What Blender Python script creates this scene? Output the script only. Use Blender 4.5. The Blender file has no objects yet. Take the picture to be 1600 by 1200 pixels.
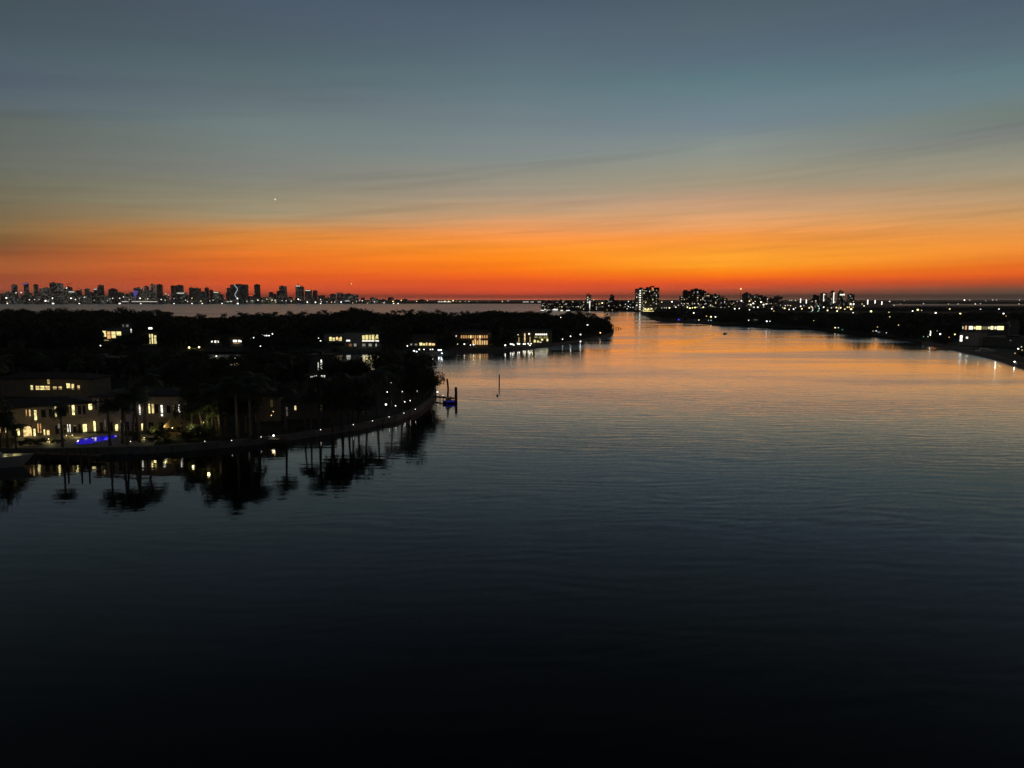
import bpy, math, random
import numpy as np
from mathutils import Vector

S = bpy.context.scene
COL = S.collection
R = random.Random(7)
rad = math.radians

# ------------------------------------------------------------------ camera
F = 1164.0; CH = 32.0; PITCH = math.atan(132 / F)
cam = bpy.data.cameras.new('camera'); cam.sensor_width = 36; cam.lens = F / 1600 * 36
cam.clip_start = 0.5; cam.clip_end = 120000
co = bpy.data.objects.new('camera', cam); COL.objects.link(co)
co.location = (0, 0, CH); co.rotation_euler = (rad(90) - PITCH, 0, 0)
S.camera = co
S.render.resolution_x = 1024; S.render.resolution_y = 768
S.view_settings.view_transform = 'Standard'; S.view_settings.look = 'None'
S.view_settings.exposure = 0; S.view_settings.gamma = 1
S.cycles.use_denoising = True
S.cycles.max_bounces = 5; S.cycles.volume_bounces = 0; HAZE = 3.8e-5
S.cycles.sample_clamp_indirect = 8

def ray(px, py):
    u = (px - 800) / F; v = (600 - py) / F
    c, s = math.cos(PITCH), math.sin(PITCH)
    return Vector((u, c + v * s, -s + v * c))
def G(px, py, z=0.0):                 # point of height z seen at a pixel
    d = ray(px, py); t = (z - CH) / d.z
    return Vector((d.x * t, d.y * t, z))
def at(px, py, Y):                    # point at depth Y
    d = ray(px, py); t = Y / d.y
    return Vector((d.x * t, Y, CH + d.z * t))
def proj(p):
    c, s = math.cos(PITCH), math.sin(PITCH)
    y, z = p[1], p[2] - CH
    f = y * c - z * s; up = y * s + z * c
    return 800 + F * p[0] / f, 600 - F * up / f, f

# ------------------------------------------------------------------ world: dusk sky
def lin(c):
    return tuple(((x / 255) / 12.92 if x <= 10 else ((x / 255 + .055) / 1.055) ** 2.4) for x in c)
SKY = {
 -33.8: [(0,68,82,90),(40,72,86,95),(80,77,93,101),(120,82,96,108),(160,90,102,108),(190,95,103,99),(240,102,108,101),(272,107,109,96),(300,113,109,90),(330,120,108,83),(360,136,106,66),(380,127,86,52),(395,142,81,48),(408,162,90,48),(422,165,88,46),(436,152,72,42),(450,165,78,52),(462,120,62,42),(469,85,52,38)],
 -18.1: [(0,75,90,105),(40,78,92,105),(80,81,98,106),(120,90,108,113),(160,100,113,119),(200,112,127,126),(240,121,129,124),(272,127,129,122),(300,140,136,117),(330,156,144,116),(350,180,141,96),(365,217,136,62),(380,226,130,48),(400,234,118,38),(420,231,104,34),(432,226,90,30),(445,217,84,38),(460,192,74,44),(469,130,60,40)],
 0.0:   [(0,77,92,107),(40,84,99,114),(80,88,107,118),(120,95,116,124),(160,105,123,130),(200,118,131,135),(240,129,138,137),(280,149,145,130),(310,172,151,128),(330,193,156,119),(350,226,156,102),(370,250,150,72),(388,254,146,42),(404,255,136,22),(420,255,124,14),(430,250,106,20),(440,228,86,30),(450,230,80,34),(460,228,78,42),(469,150,66,45)],
 15.4:  [(0,79,95,106),(40,85,102,113),(80,89,106,121),(120,93,121,129),(160,107,128,138),(200,118,133,141),(230,138,146,140),(260,150,149,133),(290,166,151,126),(310,190,153,124),(330,208,160,118),(350,232,163,105),(370,247,152,66),(390,252,156,50),(405,255,164,42),(415,253,158,36),(425,254,136,14),(433,252,112,12),(441,238,84,30),(450,206,80,48),(460,146,74,50),(469,88,60,44)],
 33.8:  [(0,79,94,108),(40,85,102,115),(80,90,110,121),(120,98,124,129),(150,106,127,131),(180,112,125,119),(205,120,125,122),(240,140,140,126),(270,159,148,125),(285,162,143,111),(300,182,152,116),(320,192,151,106),(340,215,157,95),(360,222,148,78),(385,238,145,58),(400,245,138,46),(415,232,110,30),(430,226,90,26),(440,190,76,36),(450,122,76,54),(460,90,72,60),(469,66,54,46)],
}
W = bpy.data.worlds.new('World'); S.world = W; W.use_nodes = True
nt = W.node_tree; nt.nodes.clear()
def N(nt, t, **kw):
    n = nt.nodes.new(t)
    for k, v in kw.items(): setattr(n, k, v)
    return n
def MTH(nt, op, a, b=None, c=None, clamp=False):
    n = N(nt, 'ShaderNodeMath', operation=op, use_clamp=clamp)
    for i, v in enumerate((a, b, c)):
        if v is None: continue
        if isinstance(v, (int, float)): n.inputs[i].default_value = v
        else: nt.links.new(v, n.inputs[i])
    return n.outputs[0]
def VM(nt, op, a, b=None, s=None):
    n = N(nt, 'ShaderNodeVectorMath', operation=op)
    for i, v in enumerate((a, b)):
        if v is None: continue
        if isinstance(v, (tuple, list)): n.inputs[i].default_value = v
        else: nt.links.new(v, n.inputs[i])
    if s is not None:
        if isinstance(s, (int, float)): n.inputs['Scale'].default_value = s
        else: nt.links.new(s, n.inputs['Scale'])
    return n.outputs[0]
def MAPR(nt, v, a, b, c=0.0, d=1.0, smooth=True):
    n = N(nt, 'ShaderNodeMapRange', interpolation_type='SMOOTHSTEP' if smooth else 'LINEAR')
    nt.links.new(v, n.inputs[0])
    for i, x in enumerate((a, b, c, d)): n.inputs[i + 1].default_value = x
    return n.outputs[0]
def NOISE(nt, vec, scale, detail=2, rough=.5):
    n = N(nt, 'ShaderNodeTexNoise'); nt.links.new(vec, n.inputs['Vector'])
    n.inputs['Scale'].default_value = scale; n.inputs['Detail'].default_value = detail
    n.inputs['Roughness'].default_value = rough
    return n
def MIXC(nt, fac, a, b, blend='MIX'):
    n = N(nt, 'ShaderNodeMix', data_type='RGBA', blend_type=blend)
    for sock, v in ((n.inputs[0], fac), (n.inputs[6], a), (n.inputs[7], b)):
        if isinstance(v, (int, float)): sock.default_value = v
        elif isinstance(v, (tuple, list)): sock.default_value = tuple(v) + ((1,) if len(v) == 3 else ())
        else: nt.links.new(v, sock)
    return n.outputs[2]
tc = N(nt, 'ShaderNodeTexCoord'); sep = N(nt, 'ShaderNodeSeparateXYZ')
nt.links.new(tc.outputs['Generated'], sep.inputs[0])
X, Y, Z = sep.outputs
az = MTH(nt, 'ARCTAN2', X, Y)
el = MTH(nt, 'ARCSINE', Z)
cv = N(nt, 'ShaderNodeCombineXYZ')
nt.links.new(MTH(nt, 'MULTIPLY', az, 2.2), cv.inputs[0])
nt.links.new(MTH(nt, 'MULTIPLY', MTH(nt, 'SUBTRACT', el, MTH(nt, 'MULTIPLY', az, 0.035)), 34.0), cv.inputs[1])
warp = NOISE(nt, cv.outputs[0], 1.0, 4, .62).outputs[0]
cv2 = N(nt, 'ShaderNodeCombineXYZ')
nt.links.new(MTH(nt, 'MULTIPLY', az, 1.3), cv2.inputs[0])
nt.links.new(MTH(nt, 'MULTIPLY', MTH(nt, 'SUBTRACT', el, MTH(nt, 'MULTIPLY', az, 0.06)), 11.0), cv2.inputs[1])
warp2 = NOISE(nt, cv2.outputs[0], 1.0, 3, .5).outputs[0]
wamp = MAPR(nt, el, 0.02, 0.16, 0.004, 0.022)
elw = MTH(nt, 'ADD', el, MTH(nt, 'MULTIPLY', MTH(nt, 'SUBTRACT', warp, .5), wamp))
elw = MTH(nt, 'ADD', elw, MTH(nt, 'MULTIPLY', MTH(nt, 'SUBTRACT', warp2, .5), MTH(nt, 'MULTIPLY', wamp, .9)))
fac = MTH(nt, 'DIVIDE', elw, math.pi / 2)
cols = []
for a in sorted(SKY):
    n = N(nt, 'ShaderNodeValToRGB'); cr = n.color_ramp
    px = 800 + F * math.tan(rad(a))
    st = []
    for (py, r, g, b) in SKY[a]:
        d = ray(px, py); e = math.asin(d.z / d.length)
        st.append((max(0, e / (math.pi / 2)), lin((r, g, b))))
    st.sort()
    top = st[-1][1]
    st += [(.30, tuple(x * .5 for x in top)), (.38, tuple(x * .2 for x in top)), (.6, tuple(x * .1 for x in top)), (1, tuple(x * .08 for x in top))]
    cr.elements[0].position = st[0][0]; cr.elements[0].color = st[0][1] + (1,)
    cr.elements[1].position = 1; cr.elements[1].color = st[-1][1] + (1,)
    for p, c in st[1:-1]:
        e = cr.elements.new(p); e.color = c + (1,)
    nt.links.new(fac, n.inputs[0]); cols.append((rad(a), n.outputs[0]))
cur = cols[0][1]
for i in range(1, len(cols)):
    f = MAPR(nt, az, cols[i - 1][0], cols[i][0], smooth=False)
    cur = MIXC(nt, f, cur, cols[i][1])
# thin streaky cloud: slight light/dark modulation low in the sky
cv3 = N(nt, 'ShaderNodeCombineXYZ')
nt.links.new(MTH(nt, 'MULTIPLY', az, 4.0), cv3.inputs[0])
nt.links.new(MTH(nt, 'MULTIPLY', MTH(nt, 'SUBTRACT', el, MTH(nt, 'MULTIPLY', az, 0.03)), 120.0), cv3.inputs[1])
st_n = NOISE(nt, cv3.outputs[0], 1.0, 3, .6).outputs[0]
mod = MTH(nt, 'ADD', 1.0, MTH(nt, 'MULTIPLY', MTH(nt, 'SUBTRACT', st_n, .5), MAPR(nt, el, 0.06, 0.22, .42, .05)))
cv4 = N(nt, 'ShaderNodeCombineXYZ')
nt.links.new(MTH(nt, 'MULTIPLY', az, 1.6), cv4.inputs[0])
nt.links.new(MTH(nt, 'MULTIPLY', MTH(nt, 'SUBTRACT', el, MTH(nt, 'MULTIPLY', az, 0.085)), 38.0), cv4.inputs[1]); cv4.inputs[2].default_value = 3.7
cl = MAPR(nt, NOISE(nt, cv4.outputs[0], 1.0, 5, .62).outputs[0], .50, .66)
clm = MTH(nt, 'MULTIPLY', cl, MTH(nt, 'MULTIPLY', MAPR(nt, el, .035, .10), MTH(nt, 'SUBTRACT', 1.0, MAPR(nt, el, .16, .34))))
cur = MIXC(nt, MTH(nt, 'MULTIPLY', clm, .42), cur, VM(nt, 'MULTIPLY', cur, (.74, .76, .80)))
thru = MTH(nt, 'EXPONENT', MTH(nt, 'DIVIDE', HAZE * 298, MTH(nt, 'ADD', MTH(nt, 'MAXIMUM', el, 0.0), .004)))   # the sky as it is above the haze
sky = VM(nt, 'SCALE', cur, s=MTH(nt, 'MULTIPLY', mod, thru))
# behind the camera the sky is already night blue
back = MAPR(nt, Y, -0.35, 0.55)
sky = MIXC(nt, back, (0.026, 0.031, 0.038), sky)
bg = N(nt, 'ShaderNodeBackground'); nt.links.new(sky, bg.inputs[0]); bg.inputs[1].default_value = 1.0
wo = N(nt, 'ShaderNodeOutputWorld'); nt.links.new(bg.outputs[0], wo.inputs[0])

# ------------------------------------------------------------------ materials
M = {}
def mat(name, col=(.5, .5, .5), rough=.7, metal=0, var=.0, scale=1.0, emit=None, es=0, samp=None):
    m = bpy.data.materials.new(name); m.use_nodes = True; t = m.node_tree
    b = t.nodes['Principled BSDF']
    b.inputs['Base Color'].default_value = tuple(col) + (1,)
    b.inputs['Roughness'].default_value = rough; b.inputs['Metallic'].default_value = metal
    if var:
        c = N(t, 'ShaderNodeTexCoord'); n = NOISE(t, c.outputs['Object'], scale, 4, .6)
        f = MAPR(t, n.outputs[0], .3, .7)
        t.links.new(MIXC(t, f, tuple(x * (1 - var) for x in col), tuple(min(1, x * (1 + var)) for x in col)), b.inputs['Base Color'])
    if emit:
        b.inputs['Emission Color'].default_value = tuple(emit) + (1,); b.inputs['Emission Strength'].default_value = es
    if samp: m.cycles.emission_sampling = samp
    M[name] = m; return m
mat('leaf', (.055, .07, .028), .7, var=.5, scale=.35)
mat('leaf_dark', (.04, .052, .022), .75, var=.5, scale=.3)
mat('palm_leaf', (.06, .078, .03), .6, var=.4, scale=.5)
mat('bark', (.11, .085, .06), .9, var=.4, scale=2)
mat('palm_bark', (.16, .13, .1), .9, var=.4, scale=3)
mat('grass_ground', (.016, .022, .009), .95, var=.5, scale=.06)
mat('far_ground', (.02, .022, .014), .95, var=.5, scale=.004)
mat('concrete', (.17, .165, .15), .85, var=.25, scale=.8)
mat('pale_stone', (.42, .39, .33), .8, var=.2, scale=.5)
mat('patio', (.34, .3, .24), .7, var=.25, scale=.7)
mat('stucco', (.34, .27, .2), .85, var=.15, scale=.6)
mat('stucco_grey', (.2, .19, .175), .85, var=.2, scale=.5)
mat('stucco_white', (.4, .38, .35), .8, var=.1, scale=.5)
mat('roof_tile', (.045, .028, .02), .8, var=.4, scale=2.5)
mat('roof_grey', (.07, .07, .065), .8, var=.25, scale=.6)
mat('dark_frame', (.03, .025, .02), .5)
mat('wood', (.12, .08, .05), .85, var=.35, scale=3)
mat('thatch', (.28, .2, .09), .95, var=.4, scale=6)
mat('boat_white', (.5, .5, .48), .25)
mat('boat_dark', (.04, .045, .05), .3)
mat('boat_blue', (.03, .06, .3), .3)
mat('glass_dark', (.01, .012, .015), .08)
mat('metal', (.25, .25, .25), .45, 1)
mat('tower_grey', (.22, .2, .17), .8, var=.2, scale=.02)
mat('tower_dark', (.07, .06, .055), .75, var=.2, scale=.05)
WARM = (1, .72, .30); YEL = (1, .86, .36); WHT = (1, .95, .82); ORG = (1, .5, .18); BLU = (.05, .06, 1); COOL = (.85, .93, 1); RED = (1, .16, .08); PUR = (.25, .2, .9); GRN = (.1, .5, .35)
CN = {WARM: 'warm', YEL: 'yellow', WHT: 'white', ORG: 'orange', BLU: 'blue', COOL: 'cool white', RED: 'red', PUR: 'purple', GRN: 'green'}
def glow(c, s, samp='NONE'):
    k = 'glow_%s_%s_%s' % (CN[c].replace(' ', '_'), str(s).replace('.', '_'), samp.lower())
    if k not in M:
        mat(k, tuple(x * .3 for x in c), .5, emit=c, es=s, samp=samp)
        if samp == 'AUTO' and s > .3:
            t_ = M[k].node_tree; c_ = N(t_, 'ShaderNodeTexCoord'); n_ = NOISE(t_, c_.outputs['Object'], 1.3, 3, .6)
            t_.links.new(MTH(t_, 'MULTIPLY', MAPR(t_, n_.outputs[0], .3, .7, .35, 1.35), s), t_.nodes['Principled BSDF'].inputs['Emission Strength'])
    return M[k]
def facade(name, base, lit, cw, ch, thr, es, rough=.7):      # curtain of small rooms, some with the lamps on
    m = bpy.data.materials.new(name); m.use_nodes = True; t = m.node_tree; b = t.nodes['Principled BSDF']
    c = N(t, 'ShaderNodeTexCoord'); oi = N(t, 'ShaderNodeObjectInfo')
    p = VM(t, 'ADD', c.outputs['Object'], None)
    cell = VM(t, 'FLOOR', VM(t, 'MULTIPLY', p, (1 / cw, 1 / cw, 1 / ch)))
    wn = N(t, 'ShaderNodeTexWhiteNoise', noise_dimensions='4D'); t.links.new(cell, wn.inputs['Vector'])
    t.links.new(MTH(t, 'MULTIPLY', oi.outputs['Random'], 50.0), wn.inputs['W'])
    on = MTH(t, 'GREATER_THAN', wn.outputs['Value'], thr)
    fr = VM(t, 'FRACTION', VM(t, 'MULTIPLY', p, (1 / cw, 1 / cw, 1 / ch)))
    s2 = N(t, 'ShaderNodeSeparateXYZ'); t.links.new(fr, s2.inputs[0])
    inz = MTH(t, 'MULTIPLY', MTH(t, 'GREATER_THAN', s2.outputs[2], .3), MTH(t, 'LESS_THAN', s2.outputs[2], .85))
    geo = N(t, 'ShaderNodeNewGeometry'); s3 = N(t, 'ShaderNodeSeparateXYZ'); t.links.new(geo.outputs['Normal'], s3.inputs[0])
    side = MTH(t, 'LESS_THAN', MTH(t, 'ABSOLUTE', s3.outputs[2]), .5)
    e = MTH(t, 'MULTIPLY', MTH(t, 'MULTIPLY', on, inz), side)
    wn2 = N(t, 'ShaderNodeTexWhiteNoise', noise_dimensions='3D'); t.links.new(cell, wn2.inputs['Vector'])
    t.links.new(MIXC(t, wn2.outputs['Value'], lit, COOL), b.inputs['Emission Color'])
    t.links.new(MTH(t, 'MULTIPLY', MTH(t, 'MULTIPLY', e, es), MTH(t, 'ADD', wn2.outputs['Value'], .3)), b.inputs['Emission Strength'])
    t.links.new(MIXC(t, inz, tuple(x * 1.2 for x in base), tuple(x * .5 for x in base)), b.inputs['Base Color'])
    b.inputs['Roughness'].default_value = rough
    m.cycles.emission_sampling = 'NONE'; M[name] = m
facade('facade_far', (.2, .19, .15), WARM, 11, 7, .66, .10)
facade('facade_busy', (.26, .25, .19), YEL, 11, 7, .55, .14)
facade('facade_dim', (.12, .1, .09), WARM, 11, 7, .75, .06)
facade('facade_mid', (.09, .075, .065), WARM, 4, 3.4, .95, .28)
facade('facade_mid_lit', (.11, .1, .08), WHT, 4, 3.4, .95, .3)

# ------------------------------------------------------------------ mesh helpers
class MB:
    def __init__(s): s.v = []; s.f = []; s.mi = []; s.m = 0
    def add(s, vs, fs):
        o = len(s.v); s.v += [tuple(v) for v in vs]
        for f in fs: s.f.append(tuple(i + o for i in f)); s.mi.append(s.m)
        return s
    def box(s, x0, x1, y0, y1, z0, z1):
        return s.add([(x0,y0,z0),(x1,y0,z0),(x1,y1,z0),(x0,y1,z0),(x0,y0,z1),(x1,y0,z1),(x1,y1,z1),(x0,y1,z1)],
                     [(0,3,2,1),(4,5,6,7),(0,1,5,4),(1,2,6,5),(2,3,7,6),(3,0,4,7)])
    def tube(s, pts, rs, n=6):
        vs = []; fs = []
        for i, (p, r) in enumerate(zip(pts, rs)):
            p = Vector(p); a = Vector(pts[max(0, i - 1)]); b = Vector(pts[min(len(pts) - 1, i + 1)])
            d = (b - a).normalized(); u = d.cross(Vector((0, 1, .01)) if abs(d.y) < .9 else Vector((1, 0, 0))).normalized(); w = d.cross(u)
            for k in range(n):
                t = 2 * math.pi * k / n; vs.append(p + (u * math.cos(t) + w * math.sin(t)) * r)
        for i in range(len(pts) - 1):
            for k in range(n):
                a = i * n + k; b = i * n + (k + 1) % n; fs.append((a, b, b + n, a + n))
        fs.append(tuple(range(n))[::-1]); fs.append(tuple((len(pts) - 1) * n + k for k in range(n)))
        return s.add(vs, fs)
    def cone(s, x, y, z0, z1, r0, r1, n=10):
        return s.tube([(x, y, z0), (x, y, z1)], [r0, r1], n)
    def ball(s, c, r, sz=1.0):
        vs = []; fs = []; n = 8; k = 5
        for i in range(k + 1):
            ph = math.pi * i / k
            for j in range(n):
                th = 2 * math.pi * j / n
                vs.append((c[0] + r * math.sin(ph) * math.cos(th), c[1] + r * math.sin(ph) * math.sin(th), c[2] + r * sz * math.cos(ph)))
        for i in range(k):
            for j in range(n):
                a = i * n + j; b = i * n + (j + 1) % n; fs.append((a, a + n, b + n, b))
        return s.add(vs, fs)
    def hip(s, x0, x1, y0, y1, z0, z1, th=.25):       # hipped roof over a rectangle
        w = min(x1 - x0, y1 - y0) / 2
        if x1 - x0 >= y1 - y0: a = (x0 + w, (y0 + y1) / 2, z1); b = (x1 - w, (y0 + y1) / 2, z1)
        else: a = ((x0 + x1) / 2, y0 + w, z1); b = ((x0 + x1) / 2, y1 - w, z1)
        vs = [(x0,y0,z0),(x1,y0,z0),(x1,y1,z0),(x0,y1,z0),(x0,y0,z0+th),(x1,y0,z0+th),(x1,y1,z0+th),(x0,y1,z0+th), a, b]
        fs = [(0,3,2,1),(0,1,5,4),(1,2,6,5),(2,3,7,6),(3,0,4,7)]
        if x1 - x0 >= y1 - y0: fs += [(4,5,9,8),(5,6,9),(6,7,8,9),(7,4,8)]
        else: fs += [(4,5,8),(5,6,9,8),(6,7,9),(7,4,8,9)]
        return s.add(vs, fs)
    def poly(s, pts, z0, z1):                          # prism over an outline
        n = len(pts)
        vs = [(p[0], p[1], z0) for p in pts] + [(p[0], p[1], z1) for p in pts]
        ar = sum(pts[i][0] * pts[(i + 1) % n][1] - pts[(i + 1) % n][0] * pts[i][1] for i in range(n))
        o = list(range(n)); 
        if ar < 0: o = o[::-1]
        fs = [tuple(i + n for i in o), tuple(o[::-1])]
        for k in range(n):
            a, b = o[k], o[(k + 1) % n]; fs.append((a, b, b + n, a + n))
        return s.add(vs, fs)
    def build(s, name, mats, parent=None, loc=None):
        me = bpy.data.meshes.new(name); me.from_pydata(s.v, [], s.f)
        if not isinstance(mats, (list, tuple)): mats = [mats]
        for m in mats: me.materials.append(M[m] if isinstance(m, str) else m)
        if any(s.mi): me.polygons.foreach_set('material_index', s.mi)
        me.update()
        o = bpy.data.objects.new(name, me); COL.objects.link(o)
        if parent: o.parent = parent
        if loc is not None: o.location = loc
        return o
ALL = []                                   # labelled things, for the final check of labels
def tag(o, label, cat, group=None, kind=None):
    if label: o['label'] = label
    if cat: o['category'] = cat
    if group: o['group'] = group
    if kind: o['kind'] = kind
    ALL.append(o); return o
def empty(name, loc, rz=0):
    o = bpy.data.objects.new(name, None); COL.objects.link(o); o.location = loc; o.rotation_euler = (0, 0, rz)
    o.empty_display_size = 1; return o
def struct(o, label=None):
    o['kind'] = 'structure'
    if label: o['label'] = label
    return o
def dup(root, loc, rz=0, sc=(1, 1, 1)):
    r = root.copy(); COL.objects.link(r); r.location = loc; r.rotation_euler = (0, 0, rz); r.scale = sc
    for ch in root.children:
        c = ch.copy(); COL.objects.link(c); c.parent = r
        for g in ch.children:
            d = g.copy(); COL.objects.link(d); d.parent = c
    return r
def light(name, p, col, power, parent=None, r=.15, spot=None, rot=None):
    l = bpy.data.lights.new(name, 'POINT'); l.color = col; l.energy = power; l.shadow_soft_size = r
    o = bpy.data.objects.new(name, l); COL.objects.link(o); o.location = p
    if parent: o.parent = parent
    return o

# ------------------------------------------------------------------ water
wm = bpy.data.materials.new('bay_water'); wm.use_nodes = True; t = wm.node_tree; t.nodes.clear()
gl = N(t, 'ShaderNodeBsdfGlossy'); df = N(t, 'ShaderNodeBsdfDiffuse'); df.inputs[0].default_value = (.0012, .0026, .0026, 1)
ad = N(t, 'ShaderNodeAddShader'); om = N(t, 'ShaderNodeOutputMaterial')
t.links.new(gl.outputs[0], ad.inputs[0]); t.links.new(df.outputs[0], ad.inputs[1]); t.links.new(ad.outputs[0], om.inputs[0])
fre = N(t, 'ShaderNodeFresnel'); fre.inputs['IOR'].default_value = 1.33
geo = N(t, 'ShaderNodeNewGeometry'); P = geo.outputs['Position']
sp = N(t, 'ShaderNodeSeparateXYZ'); t.links.new(P, sp.inputs[0])
def wav(scx, scy, scale, det, rough=.5, rot=0.0):
    mp = N(t, 'ShaderNodeMapping'); t.links.new(P, mp.inputs[0]); mp.inputs['Scale'].default_value = (scx, scy, 1); mp.inputs['Rotation'].default_value = (0, 0, rot)
    return NOISE(t, mp.outputs[0], scale, det, rough)
def cen(n, sx, sy):
    return VM(t, 'MULTIPLY', VM(t, 'SUBTRACT', n.outputs['Color'], (.5, .5, .5)), (sx, sy, 0))
def train(ang, wl, a_, sd):                               # one wandering train of small waves
    dx, dy = math.sin(rad(ang)), math.cos(rad(ang))
    d = MTH(t, 'ADD', MTH(t, 'MULTIPLY', sp.outputs[0], dx), MTH(t, 'MULTIPLY', sp.outputs[1], dy))
    ph = MTH(t, 'ADD', MTH(t, 'MULTIPLY', d, 2 * math.pi / wl), MTH(t, 'MULTIPLY', wav(.035, .07, 1, 3, .5, sd).outputs[0], 24.0))
    am = MAPR(t, wav(.06, .16, 1, 2, .5, sd + .4).outputs[0], .35, .65, .1, 1.7)
    v = MTH(t, 'MULTIPLY', MTH(t, 'MULTIPLY', MTH(t, 'COSINE', ph), am), a_)
    c = N(t, 'ShaderNodeCombineXYZ'); t.links.new(MTH(t, 'MULTIPLY', v, dx), c.inputs[0]); t.links.new(MTH(t, 'MULTIPLY', v, dy), c.inputs[1])
    return c.outputs[0]
w1 = VM(t, 'ADD', VM(t, 'ADD', train(4, 3.3, .0095, .3), train(-11, 2.2, .006, 1.1)), train(15, 5.2, .004, 2.0))
w2 = cen(wav(.22, 1.05, 1, 3, .55, -.12), .02, .035)      # ripples
w3 = cen(wav(1.2, 3.0, 1, 2, .6), .05, .07)               # fine chop
slope = VM(t, 'ADD', VM(t, 'ADD', w1, w2), w3)
slick = wav(.0035, .016, 1, 4, .6, .18).outputs[0]
gust = MAPR(t, slick, .38, .62, .72, 1.12)
lee = MTH(t, 'SUBTRACT', sp.outputs[0], MTH(t, 'MULTIPLY', sp.outputs[1], -.12))
leef = MAPR(t, lee, -55, 45, .68, 1.0)
nearf = MAPR(t, sp.outputs[1], 60, 170, .45, 1.0)
amp = MTH(t, 'MULTIPLY', MTH(t, 'MULTIPLY', gust, leef), nearf)
far = MAPR(t, sp.outputs[1], 260, 700, 0, 1)
amp = MTH(t, 'MULTIPLY', amp, MAPR(t, sp.outputs[1], 250, 900, 1, .62))
# open bay west of the islands: choppy
bay = MTH(t, 'MAXIMUM', MAPR(t, sp.outputs[1], 2300, 3200), MTH(t, 'MULTIPLY', MAPR(t, sp.outputs[1], 1000, 1500), MAPR(t, sp.outputs[0], 250, 60)))
amp = MTH(t, 'ADD', MTH(t, 'MULTIPLY', amp, MTH(t, 'SUBTRACT', 1, bay)), MTH(t, 'MULTIPLY', bay, 2.2))
# wake of the small boat crossing the channel
bx, by = G(1133, 522)[:2]
def seg(p, q, w):
    ax, ay = p; dx, dy = q[0] - p[0], q[1] - p[1]; L = math.hypot(dx, dy); dx /= L; dy /= L
    rx = MTH(t, 'SUBTRACT', sp.outputs[0], ax); ry = MTH(t, 'SUBTRACT', sp.outputs[1], ay)
    al = MTH(t, 'ADD', MTH(t, 'MULTIPLY', rx, dx), MTH(t, 'MULTIPLY', ry, dy))
    ac = MTH(t, 'ABSOLUTE', MTH(t, 'SUBTRACT', MTH(t, 'MULTIPLY', rx, -dy), MTH(t, 'MULTIPLY', ry, -dx)))
    wd = MTH(t, 'ADD', w, MTH(t, 'MULTIPLY', MTH(t, 'MAXIMUM', al, 0), .09))
    inn = MTH(t, 'SUBTRACT', 1.0, MAPR(t, MTH(t, 'DIVIDE', ac, wd), .3, 1.0))
    return MTH(t, 'MULTIPLY', inn, MTH(t, 'MULTIPLY', MTH(t, 'GREATER_THAN', al, 0), MAPR(t, al, L * .4, L, 1, 0)))
q1 = G(1000, 505); q2 = G(985, 552)
wk = MTH(t, 'MAXIMUM', seg((bx, by), q1[:2], 2.0), seg((bx, by), q2[:2], 2.5))
amp = MTH(t, 'MULTIPLY', amp, MTH(t, 'SUBTRACT', 1.0, MTH(t, 'MULTIPLY', wk, .25)))
nrm = VM(t, 'NORMALIZE', VM(t, 'ADD', VM(t, 'SCALE', slope, s=amp), (0, 0, 1)))
t.links.new(nrm, gl.inputs['Normal']); t.links.new(nrm, fre.inputs['Normal'])
fc = fre.outputs[0]
gf = MTH(t, 'MULTIPLY', fc, MAPR(t, fc, .06, .22, .72, 1.0)); gf = MTH(t, 'MULTIPLY', gf, MAPR(t, fc, .26, .5, 1.0, 1.62)); gf = MTH(t, 'MINIMUM', gf, .93); gf = MTH(t, 'MULTIPLY', gf, MTH(t, 'SUBTRACT', 1.0, MTH(t, 'MULTIPLY', bay, .3)))
t.links.new(gf, gl.inputs['Color'])
t.links.new(MTH(t, 'ADD', MTH(t, 'MULTIPLY', MTH(t, 'MULTIPLY', MAPR(t, slick, .36, .64, .45, 1.2), MTH(t, 'SUBTRACT', 1.0, MTH(t, 'MULTIPLY', wk, .25))), MTH(t, 'MULTIPLY', leef, MAPR(t, sp.outputs[1], 100, 330, .11, .18))), MTH(t, 'MULTIPLY', bay, .16)), gl.inputs['Roughness'])
M['bay_water'] = wm
w = MB(); w.add([(-40000, -2000, 0), (40000, -2000, 0), (40000, 60000, 0), (-40000, 60000, 0)], [(0, 1, 2, 3)])
struct(w.build('water', 'bay_water'), 'calm dark bay water reflecting the orange sunset sky')

# ------------------------------------------------------------------ land
def land(name, px, m, z=1.3, extra=()):
    pts = [G(*p)[:2] for p in px] + list(extra)
    mb = MB(); mb.poly(pts, -1.0, z); return struct(mb.build(name, m)), pts
NEAR_FRONT = [(-300,722),(0,712),(100,712),(230,709),(290,705),(360,699),(430,692),(500,681),(560,672),(620,658),(655,644),(674,629),(682,617),(680,606)]
NEAR_BACK = [(662,593),(620,585),(560,581),(480,578),(300,575),(0,571),(-400,567)]
_, NEARP = land('near_island_ground', NEAR_FRONT + NEAR_BACK, 'grass_ground')
IS2_FRONT = [(-500,553),(0,553),(300,553),(500,552),(560,551),(640,553),(700,552),(760,549),(800,547),(860,541),(900,535),(940,528),(957,523),(959,518)]
IS2_BACK = [(945,511),(920,509),(890,507),(860,503),(830,500),(760,499),(700,502),(600,503),(560,500),(480,505),(400,510),(220,506),(150,498),(0,497),(-500,497)]
_, IS2P = land('far_island_ground', IS2_FRONT + IS2_BACK, 'grass_ground')
RT_FRONT = [(846,475),(846,484),(900,486),(960,486.5),(1000,487),(1003,491),(1015,497),(1025,501),(1060,504),(1130,508.5),(1200,513),(1260,515),(1300,519),(1370,527),(1400,530),(1440,537),(1470,542),(1500,549),(1550,560),(1600,574),(1800,640)]
RT_BACK = [(2400,640),(2400,477.5),(1400,477.5),(1385,475)]
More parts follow.
